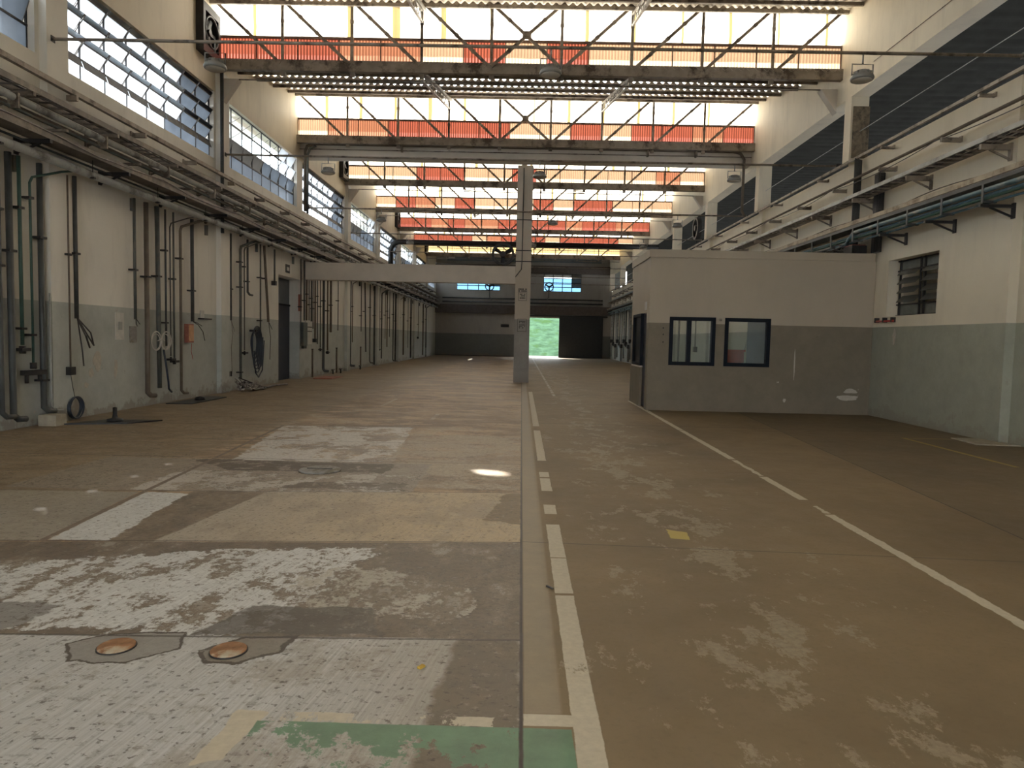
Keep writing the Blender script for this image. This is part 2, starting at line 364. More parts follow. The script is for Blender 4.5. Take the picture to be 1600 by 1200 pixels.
# ------------------------------------------------------------------ mesh helpers
class MB:
    def __init__(s): s.v = []; s.f = []; s.sm = []
    def add(s, vs, fs, smooth=False):
        o = len(s.v); s.v += [tuple(v) for v in vs]
        for f in fs: s.f.append([o+i for i in f]); s.sm.append(smooth)
        return s
    def box(s, x0, x1, y0, y1, z0, z1):
        v = [(x, y, z) for z in (z0, z1) for y in (y0, y1) for x in (x0, x1)]
        return s.add(v, [(0,2,3,1), (4,5,7,6), (0,1,5,4), (2,6,7,3), (0,4,6,2), (1,3,7,5)])
    def bar(s, p, q, w, h, up=(0, 0, 1)):
        p, q = Vector(p), Vector(q); d = (q-p).normalized(); up = Vector(up)
        if abs(d.dot(up)) > .99: up = Vector((0, 1, 0))
        a = d.cross(up).normalized()*(w/2); b = a.cross(d).normalized()*(h/2)
        v = [e + a*i + b*j for e in (p, q) for i, j in ((-1,-1), (1,-1), (1,1), (-1,1))]
        return s.add(v, [(0,1,2,3), (7,6,5,4), (0,4,5,1), (1,5,6,2), (2,6,7,3), (3,7,4,0)])
    def tube(s, pts, r, n=10, cap=True, closed=False):
        pts = [Vector(p) for p in pts]; N = len(pts); rings = []; prev = None
        for i, p in enumerate(pts):
            a = pts[i-1] if (i > 0 or closed) else None
            b = pts[(i+1) % N] if (i < N-1 or closed) else None
            t = ((p-a).normalized() if a is not None else Vector()) + ((b-p).normalized() if b is not None else Vector())
            if t.length < 1e-6: t = (p-a)
            t.normalize()
            if prev is None:
                ref = Vector((0, 0, 1)) if abs(t.z) < .9 else Vector((0, 1, 0))
                u = t.cross(ref).normalized()
            else:
                u = (prev - t*prev.dot(t)).normalized()
            prev = u; w = t.cross(u)
            k = 1.0
            if a is not None and b is not None:
                c = (p-a).normalized().dot((b-p).normalized()); k = min(1.5, 1/math.sqrt(max(.3, (1+c)/2)))
            rr = r(i) if callable(r) else r
            rings.append([p + (u*math.cos(2*PI*j/n) + w*math.sin(2*PI*j/n))*rr*(k if k < 1.2 else 1.15) for j in range(n)])
        v = [q for ring in rings for q in ring]; f = []
        for i in range(N if closed else N-1):
            i2 = (i+1) % N
            for j in range(n):
                j2 = (j+1) % n; f.append((i*n+j, i*n+j2, i2*n+j2, i2*n+j))
        s.add(v, f, True)
        if cap and not closed:
            o = len(s.v) - len(v)
            s.f.append([o+j for j in range(n)][::-1]); s.sm.append(False)
            s.f.append([o+(N-1)*n+j for j in range(n)]); s.sm.append(False)
        return s
    def cyl(s, p, q, r, n=16): return s.tube([p, q], r, n)
    def lathe(s, prof, c=(0,0,0), n=20, axis='z'):
        v = []
        for r, h in prof:
            for j in range(n):
                a = 2*PI*j/n; x, y = r*math.cos(a), r*math.sin(a)
                q = {'z': (x, y, h), 'x': (h, x, y), 'y': (x, h, y)}[axis]
                v.append((c[0]+q[0], c[1]+q[1], c[2]+q[2]))
        f = [(i*n+j, i*n+(j+1)%n, (i+1)*n+(j+1)%n, (i+1)*n+j) for i in range(len(prof)-1) for j in range(n)]
        return s.add(v, f, True)
    def prism_x(s, x0, x1, yz):       # outline in the y-z plane, extruded along x
        n = len(yz); v = [(x0, y, z) for y, z in yz] + [(x1, y, z) for y, z in yz]
        return s.add(v, [tuple(range(n)), tuple(range(2*n-1, n-1, -1))] + [(i, i+n, (i+1)%n+n, (i+1)%n) for i in range(n)])
    def prism_z(s, z0, z1, xy):
        n = len(xy); v = [(x, y, z0) for x, y in xy] + [(x, y, z1) for x, y in xy]
        return s.add(v, [tuple(range(n))[::-1], tuple(range(n, 2*n))] + [(i, (i+1)%n, (i+1)%n+n, i+n) for i in range(n)])
    def arc(s, c, R, r, a0, a1, plane='yz', n=18, m=8):
        pts = []
        for i in range(n+1):
            a = a0 + (a1-a0)*i/n; u, w = R*math.cos(a), R*math.sin(a)
            pts.append({'yz': (c[0], c[1]+u, c[2]+w), 'xz': (c[0]+u, c[1], c[2]+w), 'xy': (c[0]+u, c[1]+w, c[2])}[plane])
        return s.tube(pts, r, m)
    def build(s, name, mat, parent=None, origin=None):
        me = bpy.data.meshes.new(name)
        if parent is not None: o = world_of(parent)
        elif origin is not None: o = Vector(origin)
        else: o = Vector((0, 0, 0))
        me.from_pydata([tuple(Vector(v)-o) for v in s.v], [], s.f); me.update()
        me.polygons.foreach_set('use_smooth', s.sm)
        me.materials.append(M[mat] if isinstance(mat, str) else mat)
        ob = bpy.data.objects.new(name, me); C.objects.link(ob)
        if parent is not None: ob.parent = parent
        elif origin is not None: ob.location = o
        return ob
def world_of(o):
    v = Vector(o.location)
    while o.parent is not None: o = o.parent; v = v + Vector(o.location)
    return v
def tag(o, label=None, cat=None, group=None, kind=None):
    if label: o['label'] = label
    if cat: o['category'] = cat
    if group: o['group'] = group
    if kind: o['kind'] = kind
    return o
def thing(name, loc, label, cat, group=None):
    o = bpy.data.objects.new(name, None); C.objects.link(o); o.location = loc; o.empty_display_size = .2
    return tag(o, label, cat, group)
def struct(name, mb, mat, parent=None):
    o = mb.build(name, mat, parent)
    if parent is None: o['kind'] = 'structure'
    return o
def struct_root(name, loc=(0, 0, 0)):
    o = bpy.data.objects.new(name, None); C.objects.link(o); o.location = loc; o['kind'] = 'structure'; return o
def dup(root, loc, label=None, group=None):
    r = root.copy(); C.objects.link(r); r.location = loc
    if label: r['label'] = label
    if group: r['group'] = group
    for ch in list(root.children):
        c = ch.copy(); C.objects.link(c); c.parent = r
        for g2 in list(ch.children):
            d = g2.copy(); C.objects.link(d); d.parent = c
    return r
def rects(mb, u0, u1, v0, v1, holes, put):
    """fill a rectangle with boxes, leaving the holes open; put(ua, ub, va, vb)"""
    us = sorted({u0, u1, *[h[0] for h in holes], *[h[1] for h in holes]})
    us = [u for u in us if u0 <= u <= u1]
    for a, b in zip(us, us[1:]):
        cuts = sorted((h[2], h[3]) for h in holes if h[0] <= a+1e-6 and h[1] >= b-1e-6); z = v0
        for lo, hi in cuts:
            if lo > z: put(a, b, z, lo)
            z = max(z, hi)
        if z < v1: put(a, b, z, v1)
def corr(mb, P, u0, u1, v0, v1, pitch, amp, nv=1, skip=None, sub=6, phase=0.0):
    """corrugated sheet; P(u, v, offset) gives the point"""
    n = int((u1-u0)/pitch*sub); vs_ = [v0+(v1-v0)*j/nv for j in range(nv+1)]
    base = len(mb.v)
    for v in vs_:
        for i in range(n+1):
            u = u0+(u1-u0)*i/n
            mb.v.append(P(u, v, amp*math.cos(2*PI*(u-u0)/pitch+phase)))
    for j in range(nv):
        for i in range(n):
            if skip and skip((u0+(u1-u0)*(i+.5)/n), (vs_[j]+vs_[j+1])/2): continue
            a = base+j*(n+1)+i; mb.f.append([a, a+1, a+n+2, a+n+1]); mb.sm.append(True)
ORD = ['first','second','third','fourth','fifth','sixth','seventh','eighth','ninth','tenth','eleventh','twelfth','thirteenth','fourteenth','fifteenth','sixteenth','seventeenth','eighteenth','nineteenth','twentieth','twenty-first','twenty-second','twenty-third','twenty-fourth','twenty-fifth','twenty-sixth','twenty-seventh','twenty-eighth','twenty-ninth','thirtieth','thirty-first','thirty-second','thirty-third','thirty-fourth','thirty-fifth']

# ------------------------------------------------------------------ the building
XL, XR, XU = -8.05, 8.25, 7.97
BAY = 6.65
YC = lambda n: 18.3 + BAY*(n-1)          # the plane of glazing band n (1 = nearest in view)
YB, YE = -8.3, 65.0
ZW0, ZW1, ZG0, ZG1, ZMID = 6.10, 7.80, 8.60, 10.05, 9.20

struct('floor', MB().box(-8.5, 8.72, -8.5, YE+.3, -.2, 0), 'floor')
struct('ground_outside', MB().box(-60, 60, YE+.3, 140, -.3, -.06), 'yard')
struct('ground_side', MB().box(-60, -8.51, -30, YE+.3, -.3, -.1).box(-8.51, 40, -30, -8.5, -.3, -.1), 'yard')
bank = MB().prism_x(-40, 60, [(YE+9, -.06), (YE+26, 5.5), (YE+60, 6), (YE+60, -.06)])
struct('ground_bank', bank, 'grass')

# left wall
m = MB(); RY0, RY1 = 23.05, 25.25
bays = list(range(-3, 8))
cols_l = [(YC(n)-.05, YC(n)+.55) for n in bays]
holes = [(RY0, RY1, 0, 3.57)]
wins = []
for n in bays:
    a, b = YC(n)+.57, YC(n+1)-.05
    if b > YE: b = YE-.6
    if a < YB: continue
    wins.append((n, a, b)); holes.append((a, b, ZW0, ZW1))
rects(m, YB, YE, 0, ZW1, holes, lambda a, b, c, d: m.box(-8.5, XL, a, b, c, d))
m.box(-8.62, -8.48, RY0-.1, RY1+.1, 0, 3.7)
struct('wall_left', m, 'wall')
m = MB()
for n in bays:
    a, b = max(YC(n), YB), min(YC(n+1), YE)
    if b <= a: continue
    b2 = b+.16 if b < YE else b
    m.prism_x(-8.5, XL, [(a, ZW1), (b, ZW1), (b, 8.5), (b2, 8.5), (b2, 10.25), (a, 8.55+1.7*(a-YC(n))/BAY)])
struct('wall_left_gable', m, 'upper')
m = MB()
for n in range(-2, 8):
    if n == 2: continue
    m.box(XL, XL+.13, YC(n)+.05, YC(n)+.6, 0, 8.35)
struct('wall_left_pilasters', m, 'wall')

# right wall
m = MB()
cols_r = [(YC(n)-.65, YC(n)-.30) for n in range(-3, 9)]
rects(m, 12.05, YE, 0, 6.2, [(14.1, 16.0, 2.31, 3.56)], lambda a, b, c, d: m.box(XR, 8.7, a, b, c, d))
m.box(8.42, 8.7, YB, 12.05, 0, 6.2)
m.box(8.62, 8.7, 14.0, 16.1, 2.2, 3.7)
for n in range(-2, 8):
    if n != 0: m.box(8.13, XR if n > 0 else 8.42, YC(n)-.65, YC(n)-.30, 0, 6.2)
struct('wall_right', m, 'wall_r')
m = MB()
for n in bays:
    a, b = max(YC(n), YB), min(YC(n+1), YE)
    if b <= a: continue
    b2 = b+.16 if b < YE else b
    m.prism_x(XU, 8.4, [(a, 7.74), (b, 7.74), (b, 8.5), (b2, 8.5), (b2, 10.25), (a, 8.55+1.7*(a-YC(n))/BAY)])
struct('wall_right_gable', m, 'upper')
m = MB()
for a, b in cols_r:
    if b > YB: m.box(XU, 8.4, a, b, 6.2, 7.74)
struct('wall_right_piers', m, 'upper')
m = MB().box(8.02, 8.42, YC(1)-.672, YC(1)-.652, 6.25, 7.5)
tag(m.build('bare_masonry_patch', 'brick', origin=(8.2, YC(1)-.66, 6.25)), 'patch of bare brown masonry on the face of the nearest open-bay pier', 'masonry')

# end walls
m = MB()
holesE = [(.50, 3.55, 0, 3.66), (1.93, 5.40, 6.1, 7.72), (-6.1, -2.1, 6.1, 7.72)]
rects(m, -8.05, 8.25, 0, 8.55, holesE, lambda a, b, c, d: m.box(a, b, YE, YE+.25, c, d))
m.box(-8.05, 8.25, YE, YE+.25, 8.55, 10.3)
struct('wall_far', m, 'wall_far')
m = MB(); rects(m, -8.5, 8.7, 0, 10.3, [(-3.5, 3.5, 0, 4.2)], lambda a, b, c, d: m.box(a, b, YB-.3, YB, c, d))  # unseen gateway opening added to let daylight onto camera-facing surfaces
struct('wall_back', m, 'wall')

# side hall behind the open bays of the right wall
m = MB()
rects(m, -9, 67, 0, 9.6, [(-2+9*k, 4+9*k, .4, 2.6) for k in range(7)], lambda a, b, c, d: m.box(22, 22.3, a, b, c, d)); m.box(8.7, 22, -9.3, -9, 0, 9.6)  # unseen low openings added to let some daylight into the side hall
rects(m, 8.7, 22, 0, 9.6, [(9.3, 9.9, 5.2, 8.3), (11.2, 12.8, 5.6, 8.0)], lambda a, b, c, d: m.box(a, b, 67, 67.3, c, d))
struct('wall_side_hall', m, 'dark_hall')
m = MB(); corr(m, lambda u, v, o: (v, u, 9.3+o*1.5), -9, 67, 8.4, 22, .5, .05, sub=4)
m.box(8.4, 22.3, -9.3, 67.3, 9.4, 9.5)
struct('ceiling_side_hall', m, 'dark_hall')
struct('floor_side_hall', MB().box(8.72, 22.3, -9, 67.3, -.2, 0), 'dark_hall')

# white canopies of the yard outside the clear-paned windows on the left
m = MB()
for n in (-1, 1, 3, 5):
    a_, b_ = YC(n)-.5, YC(n+1)+1.2
    corr(m, lambda u, v, o: (v, u, 8.9+(-8.52-v)*-.06+o), a_, b_, -12.2, -8.52, .45, .05, sub=4)
    for x in (-9.4, -10.6, -11.8): m.box(x-.04, x+.04, a_, b_, 8.5, 8.62)
nb = m.build('ceiling_yard_canopy', 'neighbour'); nb['kind'] = 'structure'

# sawtooth roof with purlins
hole1 = Vector((-.34, 8.18, 0)) - SUN*((YC(1)-8.18)/(-SUN.y)) # where the beam that hits the floor crosses glazing band 1
hole2 = None
roofz = lambda n, y: 8.50 + 1.66*(y-YC(n))/BAY
ceil = struct_root('ceiling')
m = MB()
for n in bays:
    a, b = max(YC(n)-.12, YB), min(YC(n+1)+.15, YE+.3)
    if b <= a: continue
    rows = 5
    for k in range(rows):
        r0, r1 = a+(b-a)*k/rows-(.10 if k else 0), a+(b-a)*(k+1)/rows+.10; pk = PI*(k % 2)
        nv = 60 if (n == 1) else 1
        sk = (lambda u, v: (u-hole2.x)**2+(v-hole2.y)**2 < .15**2) if n == 1 and hole2 else None
        pts = lambda u, v, o, n=n, k=k: (u, v, roofz(n, v)+.075+o-.034*k)
        if sk and not (r0-.2 < hole2.y < r1+.2): nv = 1; sk = None
        if sk:
            corr(m, pts, XL-.3, hole2.x-.4, r0, r1, .21, .035, 1, phase=pk)
            ph = 2*PI*((hole2.x-.4)-(XL-.3))/.21+pk
            corr(m, pts, hole2.x-.4, hole2.x+.4, r0, r1, .21, .035, 90, sk, 12, ph)
            corr(m, pts, hole2.x+.4, 8.45, r0, r1, .21, .035, 1, phase=2*PI*((hole2.x+.4)-(XL-.3))/.21+pk)
        else: corr(m, pts, XL-.3, 8.45, r0, r1, .21, .035, nv, phase=pk)
struct('corrugated_roofing', m, 'roof', ceil)
for n in bays:
    a, b = YC(n), YC(n+1)
    if b < 3 or n > 6: continue
    for k in range(5):
        y = a-.12+(b-a+.27)*(k+1)/5+.22 if k < 4 else b-.25
        MB().box(XL, XU, y-.03, y+.03, roofz(n, y)-.085-.034*k, roofz(n, y)+.0-.034*k).build('purlin', 'steel', ceil)

# glazing bands of translucent sheets
SH = {1: 'RRROOCRCRCCCCCC', 2: 'COORRRRCCRCRRORR', 3: 'CCCRRCCRCCCCCOC', 4: 'CROCRCCCRCRRCCC', 5: 'RROROORRRRORROR', 6: 'RRRRCORRRCRRRRC', 7: 'YYYYYYYYYYYYYYY'}
NP = 15; PWD = (XU-.02-XL)/NP
for n in range(-2, 8):
    y = YC(n)
    root = struct_root('window_%d' % (n+3), (0, y, 0))
    m = MB()
    P = lambda u, v, o, y=y: (u, y+.10+o*.5, v)
    if n == 1:
        hx, hz = hole1.x, hole1.z
        corr(m, P, XL, hx-.5, ZMID, ZG1+.1, .17, .02)
        corr(m, P, hx-.5, hx+.5, ZMID, ZG1+.1, .17, .02, 100, lambda u, v: ((u-hx)/.20)**2+((v-hz)/.16)**2 < 1, 16, 2*PI*(hx-.5-XL)/.17)
        corr(m, P, hx+.5, XU, ZMID, ZG1+.1, .17, .02, phase=2*PI*(hx+.5-XL)/.17)
    else: corr(m, P, XL, XU, ZMID, ZG1+.1, .17, .02)
    m.build('pale_sheeting', 'sheet_yellow' if n == 7 else 'sheet_white', root)
    s = SH.get(n, 'CCCCCCCCCCCCCCC')[:15]
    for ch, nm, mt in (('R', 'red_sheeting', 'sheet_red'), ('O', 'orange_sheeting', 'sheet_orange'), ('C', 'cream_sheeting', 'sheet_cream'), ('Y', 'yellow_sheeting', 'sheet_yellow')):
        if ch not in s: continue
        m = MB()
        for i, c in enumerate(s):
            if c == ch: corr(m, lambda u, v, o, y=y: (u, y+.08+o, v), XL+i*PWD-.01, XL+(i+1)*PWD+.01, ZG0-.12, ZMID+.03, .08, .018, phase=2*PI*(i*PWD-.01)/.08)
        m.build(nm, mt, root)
    m = MB(); m.box(XL, XU, y+.03, y+.08, ZMID-.03, ZMID+.03)
    for i in range(NP+1): 
        x = XL+i*PWD; m.box(x-.012, x+.012, y+.02, y+.06, ZG0, ZMID)
    m.build('glazing_bar', 'steel_red', root)

# ------------------------------------------------------------------ roof trusses
def truss():
    r = thing('roof_truss', (0, YC(1), 8.25), '', 'roof truss', 'steel trusses under the glazing bands')
    y = YC(1)
    MB().box(XL, XU, y-.10, y+.05, 8.33, 8.60).build('bottom_chord', 'steel', r)
    MB().box(XL, XU, y-.10, y+.02, ZG1-.02, ZG1+.14).build('top_chord', 'steel', r)
    mb = MB().tube([(XL, y+.25, 8.2), (XU, y+.25, 8.2)], .018, 8).build('tie_rod', 'steel', r)
    W9 = (XU-XL)/9
    def pair(p, q, w=.03):
        mb = MB(); p, q = Vector(p), Vector(q); d = (q-p).normalized()
        mb.bar(p, q, w*2.1, w*1.3, (0, 1, 0))
        L = (q-p).length; k = max(2, int(L/.5))
        for i in range(1, k): c = p+(q-p)*i/k; mb.bar(c-d*.04, c+d*.04, w*2.7, .05, (0, 1, 0))
        return mb
    ya = y-.07
    for i in range(1, 9):
        x = XL+W9*i; pair((x, ya, 8.5), (x, ya, ZG1+.05), .034).build('vertical', 'steel', r)
    for i in range(4):
        xa, xb = XL+W9*i, XL+W9*(i+1)
        pair((xa+.05, ya-.03, ZG1-.02), (xb-.05, ya-.03, 8.50), .036).build('diagonal', 'steel', r)
        xa, xb = XL+W9*(9-i), XL+W9*(8-i)
        pair((xa-.05, ya-.03, ZG1-.02), (xb+.05, ya-.03, 8.50), .036).build('diagonal', 'steel', r)
    xa, xb = XL+W9*4, XL+W9*5
    pair((xa, ya-.03, ZG1), (xb, ya-.03, 8.5), .036).build('cross_brace', 'steel', r)
    pair((xb, ya-.06, ZG1), (xa, ya-.06, 8.5), .036).build('cross_brace', 'steel', r)
    xc = (xa+xb)/2; zc = (ZG1+8.5)/2
    g_ = MB(); g_.bar((xc-.11, ya-.08, zc), (xc+.11, ya-.08, zc), .02, .20, (0, 0, 1)); g_.build('gusset', 'steel', r)
    for i in range(1, 9):
        x = XL+W9*i; gp = MB().box(x-.10, x+.10, ya-.075, ya-.055, ZG1-.10, ZG1+.03); gp.build('gusset', 'steel', r)
        MB().box(x-.06, x+.06, y-.03, y+.03, 8.22, 8.34).build('hanger_plate', 'steel', r)
    return r
tr0 = truss()
for n in range(1, 8):
    lab = ['nearest steel roof truss with crossed middle bay, in front of the first glazing band',
           'second steel roof truss, above the pale concrete crossbeam', 'third steel roof truss, just beyond the concrete crossbeam',
           'fourth steel roof truss from the front', 'fifth steel roof truss from the front',
           'sixth steel roof truss from the front, over the big dark duct', 'farthest steel roof truss, in front of the yellow glazing band'][n-1]
    if n == 1: tr0['label'] = lab
    else: dup(tr0, (0, YC(n), 8.25), lab)
def rafter(xs, n, lab):
    y0, y1 = YC(n), YC(n+1)
    r = thing('lattice_rafter', (xs, y0, 8.3), lab, 'rafter', 'lattice rafters between the trusses')
    a, b = Vector((xs, y0+.1, 8.36)), Vector((xs, y1-.08, 9.86)); dz = Vector((0, 0, -.28))
    MB().bar(a, b, .05, .05).bar(a+Vector((.09, 0, 0)), b+Vector((.09, 0, 0)), .05, .05).build('top_chord', 'pale_steel', r)
    MB().bar(a+dz*.6, b+dz, .06, .04).build('bottom_chord', 'pale_steel', r)
    m = MB(); K = 18
    for i in range(K):
        p = a.lerp(b, i/K); q = a.lerp(b, (i+1)/K)
        pl, ql = p + dz*(.6+.4*i/K), q + dz*(.6+.4*(i+1)/K)
        m.bar(p if i % 2 else pl, ql if i % 2 else q, .02, .025)
    m.build('web', 'pale_steel', r)
    return r
W9 = (XU-XL)/9
ra = {}
for n in range(0, 7):
    for side, i in (('left', 3), ('right', 6)):
        x = XL+W9*i
        lab = '%s lattice rafter running from the %s roof truss to the next' % (side, ORD[n-1] if n > 0 else 'unseen overhead')
        if (side) not in ra: ra[side] = rafter(x, n, lab)
        else: dup(ra[side], (x, YC(n), 8.3), lab)

# haunch brackets under truss ends
def haunch(x, y, s, lab):
    m = MB(); z0, z1 = 7.75, 8.2
    v = [(x, y-.12, z1), (x+s*.42, y-.12, z1), (x, y-.12, z0-.15), (x, y+.12, z1), (x+s*.42, y+.12, z1), (x, y+.12, z0-.15)]
    m.add(v, [(0, 1, 2), (5, 4, 3), (0, 3, 4, 1), (1, 4, 5, 2), (2, 5, 3, 0)])
    return tag(m.build('haunch', 'concrete', origin=(x, y, z0)), lab, 'bracket', 'concrete haunches under the truss ends')
for n in (1, 3, 4, 5, 6):
    haunch(XL+.12, YC(n)+.3, 1, 'triangular concrete haunch on the left wall under the %s truss' % ORD[n-1])
for n in (1, 3, 4, 5, 6):
    haunch(XU, YC(n)+.3, -1, 'triangular concrete haunch on the right wall under the %s truss' % ORD[n-1])

# ------------------------------------------------------------------ left windows
for n, a, b in wins:
    root = struct_root('window_%d' % (n+20), (0, (a+b)/2, ZW0))
    rows = 4; ncol = 8; dz = (ZW1-ZW0)/rows; dy = (b-a)/ncol
    m = MB()
    for i in range(rows+1):
        z = ZW0+dz*i; m.box(-8.20, -8.16, a, b, max(ZW0, z-.018), min(ZW1, z+.018))
    for j in range(ncol+1):
        y = a+dy*j; y = min(max(y, a+.012), b-.012)
        m.box(-8.20, -8.165, y-.010, y+.010, ZW0, ZW1)
    m.build('frame', 'iron', root)
    kind = n % 2      # odd-numbered bays have dusty tilted panes, even ones clear upper panes
    fr, du, cl, fb = MB(), MB(), MB(), MB()
    bars = MB()
    for i in range(rows):
        zc = ZW0+dz*(i+.5)
        for j in range(ncol):
            y0, y1 = a+dy*j+.02, a+dy*(j+1)-.02
            if kind == 0: t_, tgt = (0, fb) if (i == 0 and j < 5) else (0, fr) if i == 0 else (-34, fb if j < 6 else fr)
            else: t_, tgt = (0, fr) if i == 0 else ((-20, du) if (i == 1 and j < 4) else (-20, fr) if i == 1 else ((0, cl) if j < 6 else (-30, fb)))
            th = math.radians(t_); c, s = math.cos(th)*(dz/2-.02), math.sin(th)*(dz/2-.02)
            p = [(-8.18+s, y0, zc-c), (-8.18+s, y1, zc-c), (-8.18-s, y1, zc+c), (-8.18-s, y0, zc+c)]
            tgt.add([(x-.003, y, z) for x, y, z in p]+[(x+.003, y, z) for x, y, z in p], [(0,1,2,3), (7,6,5,4), (0,4,5,1), (1,5,6,2), (2,6,7,3), (3,7,4,0)])
            if t_:
                for yy in (y0, y1): bars.bar((-8.18+s, yy, zc-c), (-8.18-s, yy, zc+c), .012, .02)
            elif i > 1: bars.bar((-8.22, y0, zc-c), (-8.22, y1, zc+c), .010, .010)
    for mb, nm, mt in ((fr, 'frosted_panes', 'frost'), (du, 'dusty_panes', 'frost_dusty'), (cl, 'clear_panes', 'clear'), (fb, 'glare_panes', 'frost_glare')):
        if mb.f: mb.build(nm, mt, root)
    if kind == 0:
        for i in range(1, rows+1):
            for j in range(ncol):     # added grey strip standing for the band where tilted panes overlap
                z = ZW0+dz*i; v = [(-8.10, a+dy*j+.02, z-.16), (-8.10, a+dy*(j+1)-.02, z-.16), (-8.16, a+dy*(j+1)-.02, z), (-8.16, a+dy*j+.02, z)]
                bars.add(v+[(x-.006, y, zz) for x, y, zz in v], [(0,1,2,3), (7,6,5,4), (0,4,5,1), (1,5,6,2), (2,6,7,3), (3,7,4,0)])
    if bars.f: bars.build('pane_frames', 'frame_overlap_grey', root)

# right louvre window
root = struct_root('window_40', (8.5, 15.05, 2.31))
m = MB()
y0, y1, z0, z1 = 14.1, 16.0, 2.31, 3.56
for y in (y0+.02, (y0+y1)/2-.1, (y0+y1)/2+.06, y1-.1): m.box(8.46, 8.50, y-.015, y+.015, z0, z1)
for z in (z0+.02, z0+.26, z1-.24, z1-.02): m.box(8.46, 8.50, y0, y1, z-.012, z+.012)
m.build('frame', 'iron', root)
m = MB()
for k in range(4):
    zc = z0+.36+k*.2
    for (ya, yb) in ((y0+.05, (y0+y1)/2-.12), ((y0+y1)/2+.09, y1-.14)):
        v = [(8.38, ya, zc-.055), (8.38, yb, zc-.055), (8.52, yb, zc+.085), (8.52, ya, zc+.085)]
        m.add(v+[(x, y, z+.012) for x, y, z in v], [(0,1,2,3), (7,6,5,4), (0,4,5,1), (1,5,6,2), (2,6,7,3), (3,7,4,0)])
m.build('louvre', simple('dark_louvre', (.085, .09, .082), .4), root)
m = MB().box(8.515, 8.525, y0, y1, z0, z0+.25).box(8.515, 8.525, y0, y1, z1-.22, z1)
m.box(8.515, 8.525, (y0+y1)/2-.09, (y0+y1)/2+.05, z0+.25, z1-.22)
m.build('fixed_panel', simple('dull_green_pane', (.17, .185, .165), .35), root)

# ------------------------------------------------------------------ doors
d = struct_root('door_1', (-8.4, 24.1, 0))
MB().box(-8.46, -8.41, RY0+.02, RY1-.02, 0, 2.62).build('door_leaf', 'navydoor', d)
MB().box(-8.47, -8.42, RY0+.02, RY1-.02, 2.66, 3.55).build('transom_panel', 'bluegrey', d)
MB().box(-8.44, -8.38, RY0+.02, RY1-.02, 2.61, 2.67).build('door_frame', 'navy', d)
d = tag(MB().box(3.45, 7.5, YE-.16, YE-.06, .02, 3.8).build('door_2', simple('dark_sliding_door', (.022, .026, .032), .6)), kind='structure')
struct('trim_1', MB().box(-.2, 7.9, YE-.22, YE-.03, 3.78, 3.92), 'iron')
struct('baseboard_far', MB().box(-8.05, .5, YE-.02, YE, 0, .06), 'iron')

# far windows
for k, (a, b, cols) in enumerate(((1.93, 5.40, 4), (-6.1, -2.1, 4))):
    root = struct_root('window_%d' % (50+k), ((a+b)/2, YE, 6.1)); m = MB()
    for i in range(cols+1): x = a+(b-a)*i/cols; m.box(x-.035, x+.035, YE+.02, YE+.1, 6.1, 7.72)
    for i in range(5): z = 6.1+1.62*i/4; m.box(a, b, YE+.02, YE+.1, z-.035, z+.035)
    m.build('frame', 'iron', root)
    w = (b-a)/cols; h = 1.62/4
    MB().box(a, b, YE+.07, YE+.08, 6.1, 7.72-h).build('tinted_panes', 'clear_blue', root)
    m = MB().box(a, b, YE+.06, YE+.07, 7.72-h*.8, 7.72); m.box(b-w, b, YE+.055, YE+.065, 6.1+h*1.1, 6.1+h*2.1)
    m.box(b-w, b, YE+.055, YE+.065, 7.72-h*1.9, 7.72)
    m.build('opaque_panes', 'frost_dusty', root)

# beams across the far end
tag(MB().box(XL, XR, YE-.5, YE-.05, 7.72, 8.42).build('end_beam', simple('dark_beam', (.10, .085, .075), .8), origin=(0, YE-.3, 7.72)), 'dark beam across the far wall above its windows', 'beam')
tag(MB().box(XL, XR, YE-.4, YE-.05, 3.95, 4.75).build('end_beam', simple('dark_lintel', (.095, .08, .075), .8), origin=(0, YE-.3, 3.95)), 'dark lintel beam across the far wall above the sliding door', 'beam')
for z, lab in ((5.35, 'upper long dark pipe fixed along the far wall'), (5.0, 'lower long dark pipe fixed along the far wall')):
    tag(MB().tube([(-7.4, YE-.2, z), (7.4, YE-.2, z)], .06, 8).build('wall_pipe', 'pipe_dark', origin=(0, YE-.2, z)), lab, 'pipe', 'pipes along the far wall')
tag(MB().box(-7.0, 7.2, YE-.12, YE-.04, 8.75, 9.35).build('end_cladding', 'bluegrey', origin=(0, YE-.1, 8.75)), 'blue-grey metal cladding strip at the top of the far wall', 'cladding')
tag(MB().box(-1.95, -1.2, YE-.05, YE, 2.72, 2.98).build('wall_sign', 'iron', origin=(-1.6, YE, 2.72)), 'small dark plate on the far wall left of the doorway', 'sign')

# ------------------------------------------------------------------ central column and concrete beams
colr = thing('concrete_column', (0, 26.3, 0), 'grey painted concrete column in the middle of the hall, stencilled with black notices', 'column')
MB().box(-.28, .29, 26.1, 26.65, 0, 8.0).build('shaft', 'column', colr)
m = MB()
def plate_text(x0, x1, zt, lines, y=26.09):
    z = zt
    for (h, gaps, seed) in lines:
        rnd = random.Random(seed); x = x0
        if h > 0:
            while x < x1:
                w = rnd.uniform(.03, .06)
                if rnd.random() > gaps: m.box(x, min(x+w, x1), y, y+.012, z-h, z)
                x += w+.008
        z -= abs(h)+.018
plate_text(-.16, .16, 3.50, [(.05, .05, 1), (.05, .1, 2)])
m.box(-.17, .17, 26.09, 26.102, 3.335, 3.35)
for x in (-.155, .145): m.box(x, x+.012, 26.09, 26.102, 3.05, 3.33)
m.box(-.155, .155, 26.09, 26.102, 3.045, 3.057)
plate_text(-.10, .10, 3.30, [(.035, .15, 3), (.035, .15, 4), (-.01, 0, 0), (.04, .2, 5)])
